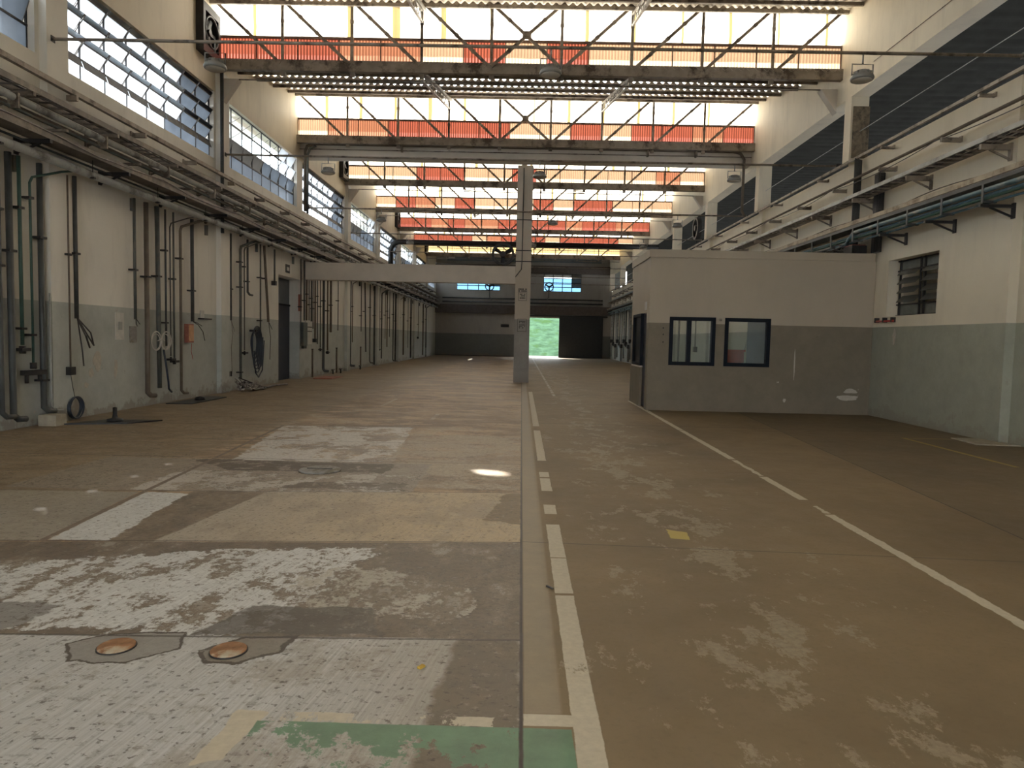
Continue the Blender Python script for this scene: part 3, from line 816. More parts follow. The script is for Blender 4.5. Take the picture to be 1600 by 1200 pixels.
for z in (2.36, 1.90): m.box(-.17, .17, 26.09, 26.102, z, z+.014)
for x in (-.17, .158): m.box(x, x+.012, 26.09, 26.102, 1.9, 2.36)
plate_text(-.11, .12, 2.30, [(.035, .1, 6), (.035, .15, 7), (-.01, 0, 0), (.035, .1, 8), (.035, .1, 9), (.035, .3, 10)])
m.build('stencilled_notice', 'ink', colr)
m = MB().tube([(-.05, 26.07, 7.9), (-.05, 26.07, 4.5), (-.07, 26.07, 4.2), (-.26, 26.07, 3.95), (-.30, 26.05, 3.9)], .016, 8)
m.build('conduit', 'pipe_dark', colr)
for z in (4.88, 4.48, 6.0): MB().box(-.295, .305, 26.085, 26.66, z, z+.03).build('strap', 'iron', colr)
tag(MB().box(XL, XU, 25.25, 25.75, 7.93, 8.42).build('concrete_beam', 'concrete', origin=(0, 25.5, 7.93)), 'pale concrete crossbeam spanning the hall high up on the central column', 'beam')
tag(MB().box(XL-.02, -.28, 25.55, 25.95, 3.62, 4.25).build('concrete_beam', 'concrete', origin=(-4, 25.75, 3.62)), 'low pale concrete beam from the left wall to the central column', 'beam')
m = MB().tube([(-7.82, 25.1, 6.0), (-7.82, 25.1, 8.1), (-7.75, 25.1, 8.28), (-7.55, 25.1, 8.36), (7.3, 25.1, 8.36), (7.55, 25.1, 8.3), (7.68, 25.1, 8.1), (7.68, 25.1, 6.3), (7.8, 25.1, 6.1)], .05, 10)
tag(m.build('crossbeam_pipe', 'pipe_brown', origin=(0, 25.1, 6.0)), 'long brown pipe bent down at both ends, fixed on top of the high concrete crossbeam', 'pipe')
m = MB().tube([(-7.70, 25.0, 5.9), (-7.70, 25.0, 7.95), (-7.6, 25.0, 8.2), (-7.4, 25.0, 8.26)], .04, 10)
tag(m.build('crossbeam_pipe', 'pipe', origin=(-7.7, 25.0, 5.9)), 'short grey pipe rising beside the left end of the high concrete crossbeam', 'pipe')
for i, x in enumerate((-4.4, 4.3, 6.0)):
    tag(MB().box(x-.03, x+.03, 25.05, 25.25, 8.15, 8.36).build('pipe_clip', 'steel', origin=(x, 25.1, 8.2)), ['left', 'middle', 'rightmost'][i]+' steel clip holding the pipe to the high concrete crossbeam', 'clip', 'clips on the crossbeam')
m = MB().tube([(-7.85, 41.5, 4.5), (-7.85, 41.5, 6.75), (-7.7, 41.5, 7.05), (-7.4, 41.5, 7.2), (7.9, 41.5, 7.2)], .15, 14)
tag(m.build('duct', 'iron', origin=(-7.85, 41.5, 4.5)), 'big dark duct rising up the left wall and crossing the hall overhead', 'duct')

# ------------------------------------------------------------------ office cabin
cab = thing('office_cabin', (5.6, 17.8, 0), 'painted masonry office cabin with two navy windows against the right wall', 'cabin')
CX0, CX1, CY0, CY1, CZ = 2.99, 8.13, 16.55, 19.1, 3.60
m = MB()
wh = [(3.49, 4.55, 1.09, 2.21), (4.79, 5.84, 1.09, 2.21)]
rects(m, CX0, 8.24, 0, CZ, wh, lambda a, b, c, d: m.box(a, b, CY0, CY0+.15, c, d))
rects(m, CX0, 8.24, 0, CZ, [(3.3, 6.35, .85, 2.5)], lambda a, b, c, d: m.box(a, b, CY1-.15, CY1, c, d))
rects(m, CY0+.15, CY1-.15, 0, CZ, [(16.85, 17.52, 0, 2.32), (17.52, 18.75, 1.02, 2.32)], lambda a, b, c, d: m.box(CX0, CX0+.12, a, b, c, d))
m.build('wall', 'cabin', cab)
MB().box(CX0-.035, 8.2, CY0-.04, CY1+.03, CZ, 3.78).build('parapet', 'cabin', cab)
MB().box(CX0+.12, 8.1, CY0+.15, CY1-.15, CZ-.12, CZ-.02).build('ceiling_slab', 'white', cab)
for k, (a, b, c, d) in enumerate(wh):
    m = MB(); w = .075; y0, y1 = CY0-.03, CY0+.10
    m.box(a-.01, b+.01, y0, y1, c-.01, c+w); m.box(a-.01, b+.01, y0, y1, d-w, d+.01)
    m.box(a-.01, a+w, y0, y1, c+w, d-w); m.box(b-w, b+.01, y0, y1, c+w, d-w)
    if k == 0: m.box((a+b)/2-.12, (a+b)/2-.02, y0+.03, y1, c+w, d-w)
    f_ = m.build('window_frame', 'navy', cab)
    MB().box(a+w, b-w, CY0+.04, CY0+.047, c+w, d-w).build('glass', 'clear_dark', f_)
    if k == 1: MB().box(b-.50, b-.07, CY0+.08, CY0+.095, c+w, d-w).build('sliding_sash', 'bluegrey', f_)
m = MB(); m.box(CX0-.02, CX0+.08, 17.52, 17.58, 1.02, 2.32); m.box(CX0-.02, CX0+.08, 18.69, 18.75, 1.02, 2.32); m.box(CX0-.02, CX0+.08, 17.58, 18.69, 2.25, 2.32); m.box(CX0-.02, CX0+.08, 17.58, 18.69, 1.02, 1.09)
f_ = m.build('window_frame', 'navy', cab)
MB().box(CX0+.03, CX0+.06, 17.58, 18.69, 1.09, 2.25).build('dark_glass', simple('dark_pane', (.018, .024, .03), .2), f_)
dd = MB().box(CX0+.05, CX0+.10, 16.88, 17.50, .02, 2.30).build('door', 'navydoor', cab)
MB().tube([(CX0+.04, 17.42, 1.0), (CX0+.0, 17.42, 1.0), (CX0+.0, 17.32, 1.0)], .012, 8).build('door_handle', 'galv', dd)
MB().box(CX0-.025, CX0+.06, 17.50, 18.78, .98, 1.02).build('window_sill', 'concrete', cab)
tag(MB().box(CX0-.012, CX0, 16.85, 17.1, 2.38, 2.58).build('door_sign', 'white', origin=(CX0, 17, 2.38)), 'small white notice above the office cabin door', 'sign')
tag(MB().box(4.64, 4.70, CY0-.03, CY0, 2.14, 2.20).build('wall_hook', 'steel', origin=(4.67, CY0, 2.14)), 'small hook on the cabin front between its two windows', 'hook')
m = MB().box(7.02, 7.62, 24.0, 24.6, .08, 1.35).box(6.98, 7.66, 23.96, 24.64, 1.35, 1.42)
for x in (7.06, 7.48):
    for y in (24.05, 24.45): m.box(x, x+.1, y, y+.1, 0, .08)
tag(m.build('red_cabinet', 'red', origin=(7.3, 24.3, 0)), 'red metal cabinet seen through the right window of the office cabin', 'cabinet')
tag(MB().tube([(7.55, 24.9, 0), (8.15, 25.1, 2.1)], .02, 8).build('leaning_pole', 'pipe_pale', origin=(7.55, 24.9, 0)), 'pale pole leaning on the right wall behind the office cabin', 'pole')

# ------------------------------------------------------------------ wall flange and patches on the right wall
t = thing('fire_pipe_stub', (8.2, 16.0, 2.1), 'short red pipe stub under the right-hand louvre window beside the cabin', 'pipe')
MB().tube([(8.18, 16.35, 2.2), (8.18, 15.55, 2.2)], .022, 10).build('pipe', 'red', t)
for y in (16.3, 15.95, 15.6): MB().box(8.15, 8.25, y-.02, y+.02, 2.17, 2.28).build('clip', 'iron', t)
def blotch(name, x, y, z, ry, rz, mat, label, cat, seed, nrm='x', sgn=1):
    rnd = random.Random(seed); n = 26; m = MB(); ph = [rnd.uniform(.55, 1.15) for _ in range(n)]
    pts = []
    for i in range(n):
        a = 2*PI*i/n; k = (ph[i]+ph[(i+1) % n]+ph[i-1])/3
        pts.append((ry*k*math.cos(a), rz*k*math.sin(a)))
    if nrm == 'x': v0 = [(x, y+p, z+q) for p, q in pts]; v1 = [(x-.004*sgn, y+p, z+q) for p, q in pts]
    else: v0 = [(x+p, y, z+q) for p, q in pts]; v1 = [(x+p, y-.004, z+q) for p, q in pts]
    m.add(v0+v1, [tuple(range(n)), tuple(range(2*n-1, n-1, -1))]+[(i, (i+1) % n, (i+1) % n+n, i+n) for i in range(n)])
    return tag(m.build(name, mat, origin=(x, y, z)), label, cat)
BP = simple('bare_plaster', (.50, .47, .41), .85, 0, .12, 12)
blotch('flaked_patch', 7.75, CY0-.001, .40, .30, .075, BP, 'larger white flaked paint patch low on the cabin front near the right wall', 'paint patch', 3, 'y')
blotch('flaked_patch', 7.80, CY0-.001, .56, .20, .06, BP, 'smaller white flaked paint patch just above the larger one on the cabin front', 'paint patch', 4, 'y')
blotch('flaked_patch', 6.25, CY0-.001, .30, .04, .05, BP, 'round white paint spot low on the cabin front', 'paint patch', 5, 'y')
blotch('flaked_patch', 6.45, CY0-.001, 1.15, .018, .42, BP, 'thin vertical pale scrape on the cabin front right of the windows', 'paint patch', 8, 'y')
blotch('flaked_patch', 8.249, 15.6, 1.85, .07, .20, BP, 'white flaked streak on the right wall below the red pipe stub', 'paint patch', 6)
blotch('flaked_patch', -8.049, 13.15, 1.02, .16, .22, BP, 'large pale flaked patch on the left wall beside the coiled cable', 'paint patch', 9, 'x', -1)
blotch('flaked_patch', -8.049, 12.95, .80, .08, .10, BP, 'small pale flaked patch just below the largest one on the left wall', 'paint patch', 10, 'x', -1)
blotch('flaked_patch', -8.049, 13.75, .85, .07, .22, BP, 'narrow pale flaked patch right of the largest one on the left wall', 'paint patch', 11, 'x', -1)
blotch('flaked_patch', -8.049, 12.8, .58, .08, .06, BP, 'lowest small pale flaked patch on the left wall near the coiled cable', 'paint patch', 12, 'x', -1)
tag(MB().prism_z(.001, .02, [(7.7, 11.75), (8.40, 11.7), (8.24, 12.5), (7.75, 12.55)]).build('floor_slab_patch', 'plate', origin=(8.0, 12, 0)), 'pale cement slab patch on the floor by the right wall corner', 'slab')

# ------------------------------------------------------------------ service runs on the left wall
Y0, Y1 = -2.0, 63.5
def brackets(root, ys, x_wall, x_out, z, mat='steel', h=.07, rod=0.0, drop=True):
    for y in ys:
        m = MB(); s_ = 1 if x_out > x_wall else -1
        m.box(min(x_wall, x_out), max(x_wall, x_out), y-.03, y+.03, z-h, z)
        m.box(min(x_wall, x_wall+s_*.03), max(x_wall, x_wall+s_*.03), y-.04, y+.04, z-h-(.18 if drop else 0), z+.03)
        if drop: m.bar((x_wall+s_*.01, y, z-h-.16), (x_wall+s_*abs(x_out-x_wall)*.7, y, z-h), .03, .03, (0, 1, 0))
        m.build('bracket', mat, root)
def rungs(root, xa, xb, w, z0, z1):
    y = 9.0; first = MB().box(xa, xb, y, y+w, z0, z1).build('rung', 'tray', root)
    for k in range(1, 100):
        c = first.copy(); C.objects.link(c); c.parent = root; c.location = (0, .28*k, 0)
    m = MB(); k = 100
    while 9+.28*k < Y1: m.box(xa, xb, 9+.28*k, 9+.28*k+w, z0, z1); k += 1
    k = 1
    while 9-.28*k > Y0: m.box(xa, xb, 9-.28*k, 9-.28*k+w, z0, z1); k += 1
    m.build('rung', 'tray', root)['kind'] = 'stuff'
ys = [Y0+1+2.2*k for k in range(29)]
r = thing('service_rail', (-7.8, 30, 5.68), 'topmost dark steel rail along the left wall just under the windows', 'rail')
MB().box(-7.84, -7.76, Y0, Y1, 5.62, 5.70).build('rail', 'steel', r); brackets(r, ys, XL, -7.74, 5.62, 'steel', .09, drop=False)
r = thing('cable_ladder', (-7.6, 30, 5.2), 'ladder-shaped cable tray with loose cables along the left wall', 'cable tray')
m = MB().box(-7.78, -7.75, Y0, Y1, 5.17, 5.26).box(-7.47, -7.44, Y0, Y1, 5.17, 5.26)
m.build('side_rail', 'tray', r)
rungs(r, -7.75, -7.47, .035, 5.18, 5.205)
m = MB(); rnd = random.Random(3)
for k in range(7):
    x = -7.70+.035*k; pts = []
    for i in range(70): pts.append((x+rnd.uniform(-.02, .02), Y0+(Y1-Y0)*i/69, 5.222+rnd.uniform(0, .03)))
    m.tube(pts, .012, 5)
m.build('cables', 'cable', r); brackets(r, [y+.7 for y in ys], XL, -7.44, 5.17, 'steel', .06)
r = thing('service_pipe_pair', (-7.6, 30, 4.97), 'pair of pale service pipes below the cable ladder on the left wall', 'pipes')
MB().tube([(-7.56, Y0, 5.0), (-7.56, Y1, 5.0)], .055, 12).build('pipe', 'pipe_pale', r)
MB().tube([(-7.72, Y0, 4.93), (-7.72, Y1, 4.93)], .045, 10).build('pipe', 'pipe_brown', r)
MB().tube([(-7.62, Y0, 4.87), (-7.62, Y1, 4.87)], .025, 8).build('pipe', 'pipe', r)
brackets(r, [y+1.5 for y in ys], XL, -7.47, 4.85, 'steel', .04, drop=False)
for y in ys: MB().box(-7.64, -7.48, y+.4, y+.44, 4.84, 5.06).build('hanger', 'steel', r)
r = thing('cable_trough', (-7.6, 30, 4.65), 'dark cable trough with a loose grey cable along its edge, on the left wall', 'cable tray')
MB().box(-7.80, -7.48, Y0, Y1, 4.58, 4.60).box(-7.50, -7.47, Y0, Y1, 4.58, 4.70).box(-7.81, -7.78, Y0, Y1, 4.58, 4.70).build('trough', 'tray', r)
m = MB(); rnd = random.Random(5); pts = []
for i in range(120): pts.append((-7.46+.01*math.sin(i*1.3), Y0+(Y1-Y0)*i/119, 4.66+.035*math.sin(i*.9)+rnd.uniform(-.01, .015)))
m.tube(pts, .012, 6)
for k in range(4): m.tube([(-7.72+.05*k, Y0, 4.62), (-7.72+.05*k, Y1, 4.62)], .014, 6)
m.build('cables', 'cable_grey', r); brackets(r, [y+1.1 for y in ys], XL, -7.47, 4.58, 'iron', .06)
r = thing('air_main', (-7.7, 30, 4.35), 'thick pale air pipe, lowest of the runs along the left wall', 'pipe')
MB().tube([(-7.68, Y0, 4.34), (-7.68, Y1, 4.34)], .07, 14).build('pipe', 'pipe_pale', r)
for y in ys:
    MB().tube([(-7.62, y+.2, 4.58), (-7.62, y+.2, 4.36)], .007, 6).box(-7.66, -7.58, y+.17, y+.23, 4.26, 4.29).build('hanger', 'iron', r)
for k, z in enumerate((4.46, 4.40, 4.52)): MB().tube([(-7.9+.05*k, Y0, z), (-7.9+.05*k, Y1, z)], .02, 8).build('conduit', 'pipe_dark', r)
for k in range(15):
    y = 11.0+3.35*k
    MB().box(-8.05, -7.98, y-.03, y+.03, 4.05, 4.30).build('bracket', 'pipe', r)

# ------------------------------------------------------------------ drop pipes on the left wall
def drop(name, y, zb, r0, mat, label, foot=None, zt=4.3, x=-7.95, clamps=(3.4, 2.55), slant=0.0, bend=False, group=None, box=None):
    t = thing(name, (x, y, zb), label, 'pipe', group)
    pts = [(x, y, zt), (x, y+slant, zb)]
    if bend: pts = [(-7.72, y+.75, zt), (-7.80, y+.55, zt-.06), (x, y+.06, zt-.26), (x, y, zt-.36), (x, y+slant, zb)]
    if foot == 'right': pts += [(x+.03, y+.0+slant+.06, zb-.07), (x+.06, y+slant+.20, zb-.08)]
    if foot == 'room': pts += [(x+.05, y+slant, zb-.08), (x+.22, y+slant, zb-.09)]
    MB().tube(pts, r0, 10).build('pipe', mat, t)
    for c in clamps:
        if c > zb+.1 and c < zt-.4: MB().box(XL, x+r0+.012, y-r0-.035, y+r0+.035, c-.018, c+.018).build('clamp', 'iron', t)
    if box == 'valve':
        MB().cyl((x, y, zb-.02), (x, y, zb-.14), r0*1.7, 10).box(x-.05, x+.07, y-.10, y+.10, zb-.10, zb-.05).build('valve', 'iron', t)
    if box == 'box': MB().box(x-.08, x+.05, y-.07, y+.07, zb-.14, zb).build('junction_box', 'iron', t)
    if box == 'gear':
        mb = MB().cyl((x, y, zb), (x, y, zb-.10), .05, 10).box(x-.05, x+.06, y-.24, y+.24, zb-.20, zb-.12)
        mb.cyl((x, y-.16, zb-.20), (x, y-.16, zb-.33), .03, 8).cyl((x, y+.15, zb-.2), (x, y+.15, zb-.30), .035, 8).build('valve_manifold', 'iron', t)
    return t
P = drop
P('drop_pipe', 10.56, .30, .040, 'pipe_dark', 'leftmost drop pipe in the photo, thick and dark with a bent foot', 'right', box=None)
P('drop_pipe', 10.80, .24, .048, 'pipe_dark', 'thickest dark drop pipe near the left edge, its foot turned right', 'right', clamps=(2.8,))
P('drop_pipe', 11.03, 1.34, .028, 'pipe_green', 'green drop pipe ending at knee height above the wall foot, third from the left edge', box='valve', clamps=(3.5, 1.6))
P('drop_pipe', 11.27, 1.05, .020, 'pipe_green', 'thin green drop pipe with a wide valve manifold, bent at its top', bend=True, box='gear', clamps=(3.7, 1.5))
P('drop_pipe', 11.50, .30, .044, 'pipe_dark', 'thick dark drop pipe directly left of the first wall pilaster', 'right', clamps=(3.1, .75))
P('drop_pipe', 11.62, .30, .014, 'pipe_pale', 'thin pale drop pipe hugging the first wall pilaster', 'right', zt=2.2, clamps=(), x=-7.90)
P('drop_pipe', 12.10, .95, .015, 'pipe_brown', 'thin brown drop pipe with a small box, above the coiled cable', zt=4.25, x=-7.88, box='box', clamps=(2.9,))
P('drop_pipe', 12.40, 1.80, .036, 'pipe_dark', 'dark drop pipe ending in looped loose cables right of the first pilaster', clamps=(2.95,))
P('drop_pipe', 14.30, 1.84, .030, 'pipe', 'slim grey drop pipe beside the white switch plate', clamps=(2.85, 3.9))
P('drop_pipe', 14.75, .30, .048, 'pipe_brown', 'thick brownish drop pipe left of the two white rings', 'right', clamps=(2.75,))
P('drop_pipe', 15.19, .36, .048, 'pipe', 'thick grey drop pipe carrying the two white rings', clamps=(2.8,), slant=.05)
P('drop_pipe', 15.54, 1.28, .022, 'pipe_dark', 'slim dark drop pipe right of the two white rings', clamps=(3.4, 1.8))
P('drop_pipe', 15.74, 1.05, .014, 'pipe_dark', 'very thin dark drop pipe bent at its top, with a valve', bend=True, box='valve', clamps=(3.9,))
P('drop_pipe', 15.90, 1.00, .021, 'pipe', 'slim grey drop pipe with a valve, right of the very thin one', box='valve', clamps=(2.8,))
P('drop_pipe', 16.22, .24, .030, 'pipe_brown', 'brown drop pipe with an elbow at the floor, left of the orange switch box', 'right', bend=True, clamps=(3.3,))
P('drop_pipe', 16.80, 1.86, .042, 'pipe_dark', 'dark drop pipe ending above the orange switch box', clamps=(2.6,))
P('drop_pipe', 19.03, 1.95, .028, 'pipe_dark', 'dark drop pipe right of the second pilaster with wires hanging from it', clamps=(2.8,))
P('drop_pipe', 19.68, .30, .036, 'pipe', 'grey drop pipe reaching the floor beside the coiled hose', clamps=(3.6, 2.9, .5), bend=True)
P('drop_pipe', 19.96, 1.12, .016, 'pipe', 'thin grey drop pipe just left of the coiled hose', bend=True, box='valve', clamps=(3.5,))
P('drop_pipe', 20.20, 2.80, .030, 'pipe_dark', 'short dark drop pipe with an elbow, high above the coiled hose', 'right', clamps=(3.1,))
P('drop_pipe', 21.19, .90, .024, 'pipe', 'slim grey drop pipe right of the coiled hose', clamps=(3.3, 2.0))
P('drop_pipe', 21.50, 1.98, .040, 'pipe_brown', 'slanting brown drop pipe with dangling wires left of the door recess', slant=.35, clamps=(3.3,))
P('drop_pipe', 22.40, 3.30, .030, 'pipe', 'short grey drop pipe with a switch box, nearest the door recess', box='box', clamps=())
far = [(25.07,1.46,1,''),(25.48,2.12,2,''),(25.75,2.13,2,''),(26.05,2.14,1,''),(26.35,2.11,2,''),(26.55,1.84,1,''),(26.82,1.46,2,'box'),(27.12,1.25,1,''),(27.52,1.11,1,'valve'),(27.97,.25,3,'room'),(28.55,.98,2,'valve'),(29.01,1.73,3,''),(30.16,1.82,1,''),(32.33,.30,3,'room'),(32.75,1.3,1,''),(34.51,1.83,1,''),(35.3,.80,2,''),(36.54,.30,2,'room'),(37.64,.08,3,''),(39.05,.95,1,'valve'),(39.6,.35,2,''),(40.62,1.48,1,''),(41.2,1.0,2,''),(41.95,1.59,1,''),(43.14,.20,2,'room'),(43.95,.08,3,''),(45.6,1.78,1,''),(46.94,.4,3,''),(48.78,.86,1,''),(50.04,.13,3,''),(53.6,1.64,1,'box'),(56.25,.19,3,''),(58.0,.76,2,'')]
mats = ['pipe_brown', 'pipe', 'pipe_dark', 'pipe_brown']
for i, (y, zb, k, e) in enumerate(far):
    P('drop_pipe', y, zb, {1: .020, 2: .034, 3: .052}[k], mats[(i*7+k) % 4], '%s drop pipe on the left wall counting away from the door recess, a %s one' % (ORD[i], {1: 'thin', 2: 'medium-thick', 3: 'thick'}[k]),
      foot='room' if e == 'room' else None, box=e if e in ('valve', 'box') else None, clamps=((2.6+.5*((i*37) % 5)/4),), bend=(i % 6 == 2), slant=.3 if i == 16 else 0, group='drop pipes beyond the door recess')
for i, y in enumerate((26.42, 29.9, 34.38)):
    t = thing('floor_post', (-7.93, y, 0), '%s short iron post standing on the floor against the left wall, beyond the door recess' % ORD[i], 'post', 'short iron posts')
    MB().cyl((-7.93, y, 0), (-7.93, y, 1.05), .035, 10).build('post', 'pipe_brown', t); MB().cyl((-7.93, y, 1.05), (-7.93, y, 1.08), .045, 10).build('cap', 'iron', t)
for i, (x, y) in enumerate(((-7.8, 28.86), (-7.7, 29.71), (-7.7, 33.3))):
    t = thing('floor_valve', (x, y, 0), '%s small dark floor valve beside the short iron posts' % ORD[i], 'valve', 'floor valves by the posts')
    MB().cyl((x, y, 0), (x, y, .16), .03, 10).build('stem', 'iron', t); MB().box(x-.03, x+.03, y-.16, y+.16, .16, .20).build('handle', 'iron', t)
# far right wall pipes, seen between the cabin and the far corner
rf = [50.2, 51.2, 52.3, 53.2, 54.6, 55.6, 57.0, 58.0, 59.4, 60.6, 62.0, 63.2]
for i, y in enumerate(rf):
    k = i % 3; x = 8.12
    t = thing('drop_pipe', (x, y, .1), '%s drop pipe on the far right wall, counting away from the office cabin' % ORD[i], 'pipe', 'drop pipes on the far right wall')
    MB().tube([(x, y, 4.3), (x, y, (.1, 1.2, .3)[k])], (.09, .05, .07)[k], 10).build('pipe', ('galv', 'pipe_dark', 'pipe_pale')[k], t)
    MB().box(x-.12, x+.1, y-.14, y+.14, 1.1+.2*k, 1.4+.2*k).build('switch_box', 'iron', t)

for i, (y, zb, r0, mt) in enumerate(((20.6, .2, .04, 'pipe_dark'), (23.2, 1.0, .03, 'pipe'), (24.0, .3, .05, 'pipe_brown'), (28.4, .9, .03, 'pipe_dark'), (30.2, .2, .05, 'pipe'), (33.0, 1.2, .03, 'pipe_dark'), (36.5, .2, .05, 'pipe_dark'), (40, .6, .04, 'pipe'), (44, .2, .05, 'pipe_brown'), (47, .8, .04, 'pipe_dark'))):
    t = thing('drop_pipe', (8.17, y, zb), '%s drop pipe on the right wall behind the office cabin, counting away from the camera' % ORD[i], 'pipe', 'drop pipes behind the cabin')
    MB().tube([(8.17, y, 4.0), (8.17, y, zb)], r0, 10).build('pipe', mt, t)
    MB().box(8.10, 8.25, y-.12, y+.12, zb, zb+.25).build('switch_box', 'iron', t)
# ------------------------------------------------------------------ things on the left wall
t = thing('switch_plate', (-8.04, 13.87, 1.5), 'white switch plate on the left wall', 'plate')
MB().box(-8.05, -8.03, 13.74, 14.02, 1.42, 1.96).build('plate', 'white', t); MB().box(-8.03, -8.015, 13.82, 13.94, 1.62, 1.78).build('switch', 'pipe_pale', t)
tag(MB().box(-8.05, -8.035, 14.25, 14.5, 1.36, 1.7).build('wall_plate', 'cement', origin=(-8.04, 14.4, 1.36)), 'grey blank plate below the slim pipe end on the left wall', 'plate')
t = thing('ring_pair', (-7.86, 15.15, 1.4), 'two white rings of hose hung on a thick pipe on the left wall', 'hose')
for dy in (-.22, .20): MB().arc((-7.85, 15.15+dy, 1.40), .20, .013, 0, 2*PI, 'yz', 24).arc((-7.87, 15.15+dy*.9, 1.38), .17, .010, 0, 2*PI, 'yz', 24).build('ring', 'cable_white', t)
for dy in (-.15, .15): MB().tube([(-7.86, 15.15+dy, 1.40), (-7.84, 15.15, 1.45)], .01, 6).build('tie', 'cable_white', t)
t = thing('hanging_tube', (-7.88, 15.35, .35), 'dark slack tube hanging below the two white rings', 'hose')
MB().tube([(-7.86, 15.25, 1.20), (-7.86, 15.34, .9), (-7.84, 15.40, .5), (-7.86, 15.46, .33), (-7.84, 15.55, .25)], .022, 8).build('tube', 'cable_blue', t)
t = thing('switch_box', (-8.0, 16.75, 1.4), 'orange-covered switch box with red frame on the left wall', 'switch box')
MB().box(-8.05, -7.97, 16.58, 16.90, 1.35, 1.80).build('box', 'redrust', t); MB().box(-7.97, -7.955, 16.64, 16.87, 1.39, 1.77).build('cover', 'orange', t)
t = thing('bracket_shelf', (-7.95, 17.45, 1.93), 'tiny steel shelf bracket on the left wall before the second pilaster', 'bracket')
MB().box(-8.05, -7.90, 17.3, 17.75, 1.93, 1.96).build('shelf', 'iron', t); MB().box(-8.05, -8.03, 17.40, 17.6, 1.96, 2.15).build('back_plate', 'white', t)
def wires(name, pts_list, r, mat, label, cat='cable', origin=None):
    m = MB()
    for p in pts_list: m.tube(p, r, 6)
    return tag(m.build(name, mat, origin=origin or pts_list[0][-1]), label, cat)
def coil(c, R, r, turns, seed, squash=1.0, plane='yz', wob=.03):
    rnd = random.Random(seed); pts = []
    for i in range(int(turns*22)):
        a = 2*PI*i/22; k = R*(1+wob*math.sin(a*.37+seed)+rnd.uniform(-wob, wob)*.4)
        u, w = k*math.cos(a), k*math.sin(a)*squash; d = .04*math.sin(a*.21+seed)
        pts.append((c[0]+d, c[1]+u, c[2]+w) if plane == 'yz' else (c[0]+u, c[1]+w, c[2]+abs(d)))
    return pts
wires('cable_coil', [coil((-7.90, 12.24, .22), .19, .012, 7, 1)], .012, 'cable_blue', 'coil of dark blue cable standing against the foot of the left wall', origin=(-7.9, 12.24, 0))
wires('hanging_wire', [[(-7.88, 12.10, .82), (-7.87, 12.13, .6), (-7.88, 12.2, .42)]], .006, 'cable', 'thin wire from the small box down to the cable coil')
wires('cable_loop', [[(-7.94, 12.42, 1.8), (-7.88, 12.55, 1.55), (-7.86, 12.74, 1.32), (-7.9, 12.72, 1.55), (-7.94, 12.45, 1.78)], [(-7.94, 12.40, 1.8), (-7.86, 12.5, 1.5), (-7.86, 12.62, 1.28), (-7.9, 12.58, 1.5)], [(-7.94, 12.41, 1.8), (-7.88, 12.44, 1.2), (-7.9, 12.5, .95)]], .013, 'cable', 'bunch of looped dark cables below a dark drop pipe right of the first pilaster', origin=(-7.9, 12.5, 1.2))
wires('hanging_wire', [[(-7.94, 16.8, 1.86), (-7.88, 16.95, 1.78), (-7.86, 17.15, 1.62), (-7.86, 17.25, 1.4)], [(-7.94, 16.8, 1.86), (-7.90, 16.9, 1.84), (-7.86, 17.1, 1.76)]], .009, 'cable', 'dark wires curling from the pipe end above the orange switch box')
wires('hanging_wire', [[(-7.95, 16.75, 1.33), (-7.94, 16.7, 1.15), (-7.95, 16.8, .95)]], .006, 'red', 'thin red wire dangling below the orange switch box')
wires('hanging_wire', [[(-7.94, 14.3, 1.86), (-7.90, 14.24, 1.74), (-7.92, 14.32, 1.70)], [(-7.94, 14.3, 1.86), (-7.90, 14.38, 1.74)]], .008, 'cable', 'short frayed wires at the slim pipe end beside the switch plate')
wires('hanging_wire', [[(-7.94, 19.03, 1.95), (-7.92, 19.08, 1.6), (-7.93, 19.0, 1.2), (-7.92, 19.02, .5)], [(-7.94, 19.03, 1.95), (-7.90, 19.15, 1.65)]], .009, 'cable_grey', 'grey wires hanging from a pipe end right of the second pilaster')
hs = thing('hose_coil', (-7.9, 20.6, .55), 'dark blue hose coiled on a hook on the left wall before the door recess', 'hose')
m = MB()
for k in range(6):
    R = .30+.04*k; pts = []
    for i in range(26):
        a = 2*PI*i/26; z = 1.35+R*.95*math.sin(a) if math.sin(a) > 0 else 1.35+(R+.25+.10*k)*math.sin(a)*.72
        pts.append((-7.93+.012*k, 20.62+(R*.75)*math.cos(a)+.02*k, z))
    m.tube(pts, .020, 6, closed=True)
m.build('hose', 'cable_blue', hs); MB().box(-8.05, -7.85, 20.57, 20.65, 1.66, 1.72).build('hook', 'iron', hs)
wires('hose_loop', [[(-7.88, 20.5, 1.1), (-7.88, 20.6, .45), (-7.88, 20.85, .30), (-7.88, 21.15, .5), (-7.88, 21.3, 1.4)], [(-7.9, 20.7, 1.1), (-7.88, 20.85, .55), (-7.88, 21.1, .65), (-7.88, 21.2, 1.5)]], .018, 'cable_blue', 'slack hose loops hanging below and right of the coiled hose', 'hose', (-7.88, 20.8, .4))
wires('hanging_wire', [[(-7.94, 21.85, 1.98), (-7.92, 21.95, 1.5), (-7.92, 21.9, .8)], [(-7.94, 21.85, 1.98), (-7.9, 22.05, 1.75)]], .010, 'cable', 'dark wires dangling from the slanting pipe left of the door recess')
rnd = random.Random(11)
pile = thing('cable_pile', (-7.7, 19.5, 0), 'pile of tangled grey, white and black cables on the floor at the second left pilaster', 'cables')
